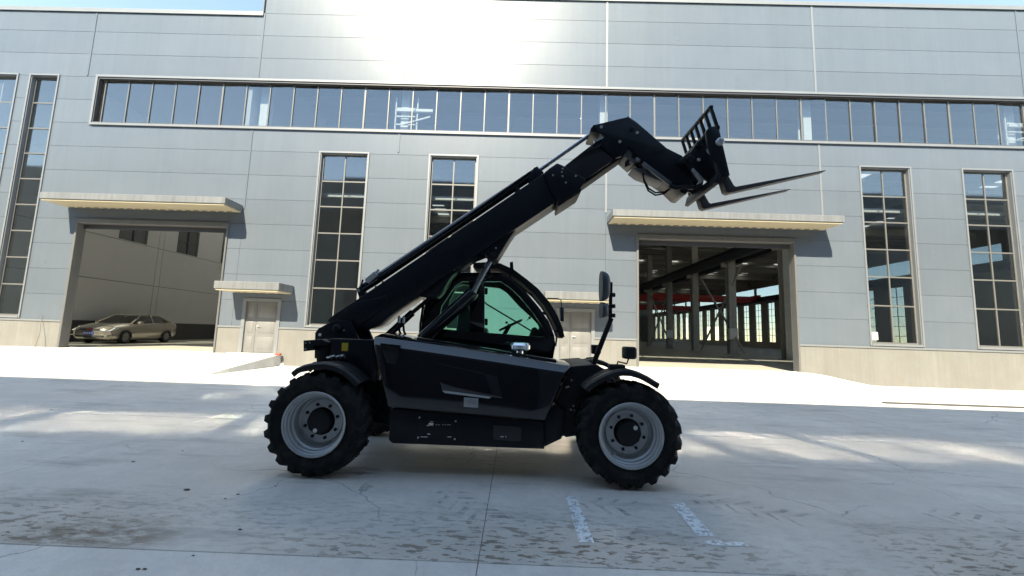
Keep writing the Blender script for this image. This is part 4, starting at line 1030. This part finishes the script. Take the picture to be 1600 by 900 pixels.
# greenhouse: windscreen, side glass, rear glass, roof, pillars
bz = [(1.02, .95), (.25, 1.0), (-.2, 1.0), (-.9, 1.02), (-1.75, 1.04)]
roofp = [(.25, 1.39), (.02, 1.435), (-.35, 1.45), (-.75, 1.43), (-1.0, 1.39)]
mb = MB(); vs_ = []
for x, z in roofp: vs_ += [(x, -.60, z-.03), (x, -.5, z), (x, .5, z), (x, .60, z-.03)]
fs = [(i*4+k_, i*4+k_+1, i*4+5+k_, i*4+4+k_) for i in range(4) for k_ in range(3)]
carbuild(mb.add(vs_, fs), 'roof', 'carpaint', smooth=.8)
carbuild(MB().add([(1.08, -.70, .93), (1.08, .70, .93), (.26, .56, 1.385), (.26, -.56, 1.385)], [(0, 1, 2, 3)]), 'windscreen', 'carglass')
carbuild(MB().add([(-1.80, -.66, 1.05), (-1.80, .66, 1.05), (-1.0, .56, 1.385), (-1.0, -.56, 1.385)], [(0, 3, 2, 1)]), 'rear_window', 'carglass')
for s in (-1, 1):
    for nm, q in (('front_window', [(.98, .97), (-.32, 1.0), (-.32, 1.40), (.24, 1.37)]), ('rear_door_window', [(-.40, 1.0), (-1.22, 1.03), (-1.0, 1.36), (-.40, 1.40)])):
        def yy(z): return s*(.80-(z-.97)*.48)
        carbuild(MB().add([(x, yy(z), z) for x, z in q], [(0, 1, 2, 3)]), nm, 'carglass')
    for p0, p1 in (((1.06, .96), (.25, 1.39)), ((-.36, 1.0), (-.36, 1.42)), ((-1.75, 1.05), (-1.0, 1.39)), ((.25, 1.39), (-.36, 1.42)), ((-.36, 1.42), (-1.0, 1.39)), ((-1.22, 1.03), (-1.75, 1.05))):
        carbuild(MB().beam((p0[0], s*(.80-(p0[1]-.97)*.48), p0[1]), (p1[0], s*(.80-(p1[1]-.97)*.48), p1[1]), .05, .055), 'pillar', 'carpaint', bevel=.008)
    carbuild(MB().box(.62, .82, s*.90 if s > 0 else -1.06, s*1.06 if s > 0 else -.90, .96, 1.08), 'wing_mirror', 'carpaint', bevel=.03)
    carbuild(MB().prism([(2.02, .62), (2.20, .60), (1.86, .80), (1.66, .82), (1.78, .70)], s*.64 if s > 0 else -.835, s*.835 if s > 0 else -.64), 'headlight', 'lamp', bevel=.015)
    for x in (-.36, .62): carbuild(MB().beam((x-.5, s*.885, .84), (x-.38, s*.885, .84), .02, .03), 'door_handle', 'carpaint')
    for x in (1.38, -1.27):
        c = MB(); yo = s*.89
        c.lathe([(.225, yo-s*.0), (.30, yo+s*.004), (.318, yo-s*.04), (.318, yo-s*.19), (.22, yo-s*.2)], (x, 0, .318), 'Y', 32, cap0=False)
        wo_ = carbuild(c, 'wheel', 'rubber', smooth=.6)
        r_ = MB(); r_.lathe([(.228, yo+s*.002), (.21, yo-s*.03), (.05, yo-s*.045), (0, yo-s*.045)], (x, 0, .318), 'Y', 32, cap0=False)
        carbuild(r_, 'rim', 'dado', wo_, smooth=.5)
        for q in range(10):
            a = q*math.pi/5
            carbuild(MB().beam((x+.04*math.cos(a), yo-s*.02, .318+.04*math.sin(a)), (x+.215*math.cos(a), yo-s*.006, .318+.215*math.sin(a)), .03, .035, (0, 1, 0)), 'spoke', 'alloy', wo_)
        carbuild(MB().ring([(x+.37*math.cos(a), .318+.37*math.sin(a)) for a in [math.pi*k_/14 for k_ in range(15)]]+[(x-.37, .25), (x+.37, .25)], [(x+.335*math.cos(a), .318+.335*math.sin(a)) for a in [math.pi*k_/14 for k_ in range(15)]]+[(x-.335, .25), (x+.335, .25)], s*.868, s*.893), 'wheel_arch', 'dado')
carbuild(MB().box(2.20, 2.285, -.42, .42, .60, .70), 'grille', 'dado', bevel=.02)
carbuild(MB().box(2.28, 2.30, -.10, .10, .63, .685), 'badge', 'red', bevel=.008)
carbuild(MB().box(2.19, 2.275, -.60, .60, .30, .385), 'lower_grille', 'dado', bevel=.02)
carbuild(MB().box(2.275, 2.30, -.25, .19, .42, .56), 'number_plate', 'plate', bevel=.004)
for q in range(5): carbuild(MB().box(2.301, 2.304, -.21+q*.075, -.17+q*.075, .45, .53), 'plate_character', 'white')
carbuild(MB().box(2.18, 2.29, -.78, .78, .385, .415), 'bumper_trim', 'carpaint', bevel=.01)
for s in (-1, 1): carbuild(MB().box(2.10, 2.225, s*.55 if s > 0 else -.70, s*.70 if s > 0 else -.55, .33, .40), 'fog_lamp', 'lamp', bevel=.02)
carbuild(MB().box(-2.0, 2.0, -.7, .7, .16, .3), 'underbody', 'dado')
for s in (-.38, .38): carbuild(MB().box(-.3, -.05, s-.22, s+.22, .6, 1.2), 'seat_back', 'seat', bevel=.05)

tag(MB().box(at(1363, 525, D+.13)[0], at(1372, 525, D+.13)[0], D+.135, D+.139, at(1367, 531, D+.13)[1], at(1367, 519, D+.13)[1]).build('paper_notice', 'white'), 'white paper notice stuck in a lower pane right of the right gate', 'notice')
# loose stones and scraps on the road
for i, (x, y, r_) in enumerate(((292, 766, .028), (352, 780, .012), (372, 773, .015), (208, 722, .02), (375, 828, .014), (302, 869, .010), (216, 890, .014), (226, 890, .012), (285, 705, .012), (80, 640, .02), (35, 690, .015), (430, 760, .010))):
    p = onz(x, y); mb = MB(); r_ *= .55
    mb.lathe([(0, -.004), (r_, 0), (r_*.9, r_*.35), (r_*.4, r_*.6), (0, r_*.62)], (0, 0, 0), 'Z', 7)
    mb.v = [(p.x+vx*(1+.5*random.random())*1.6, p.y+vy*(.7+.5*random.random()), vz*(.6+.6*random.random())+.004) for vx, vy, vz in mb.v]
    tag(mb.build('stone', 'pebble', smooth=1.2), 'small dark stone lying loose on the shaded concrete road', 'stone', 'loose stones on the road')
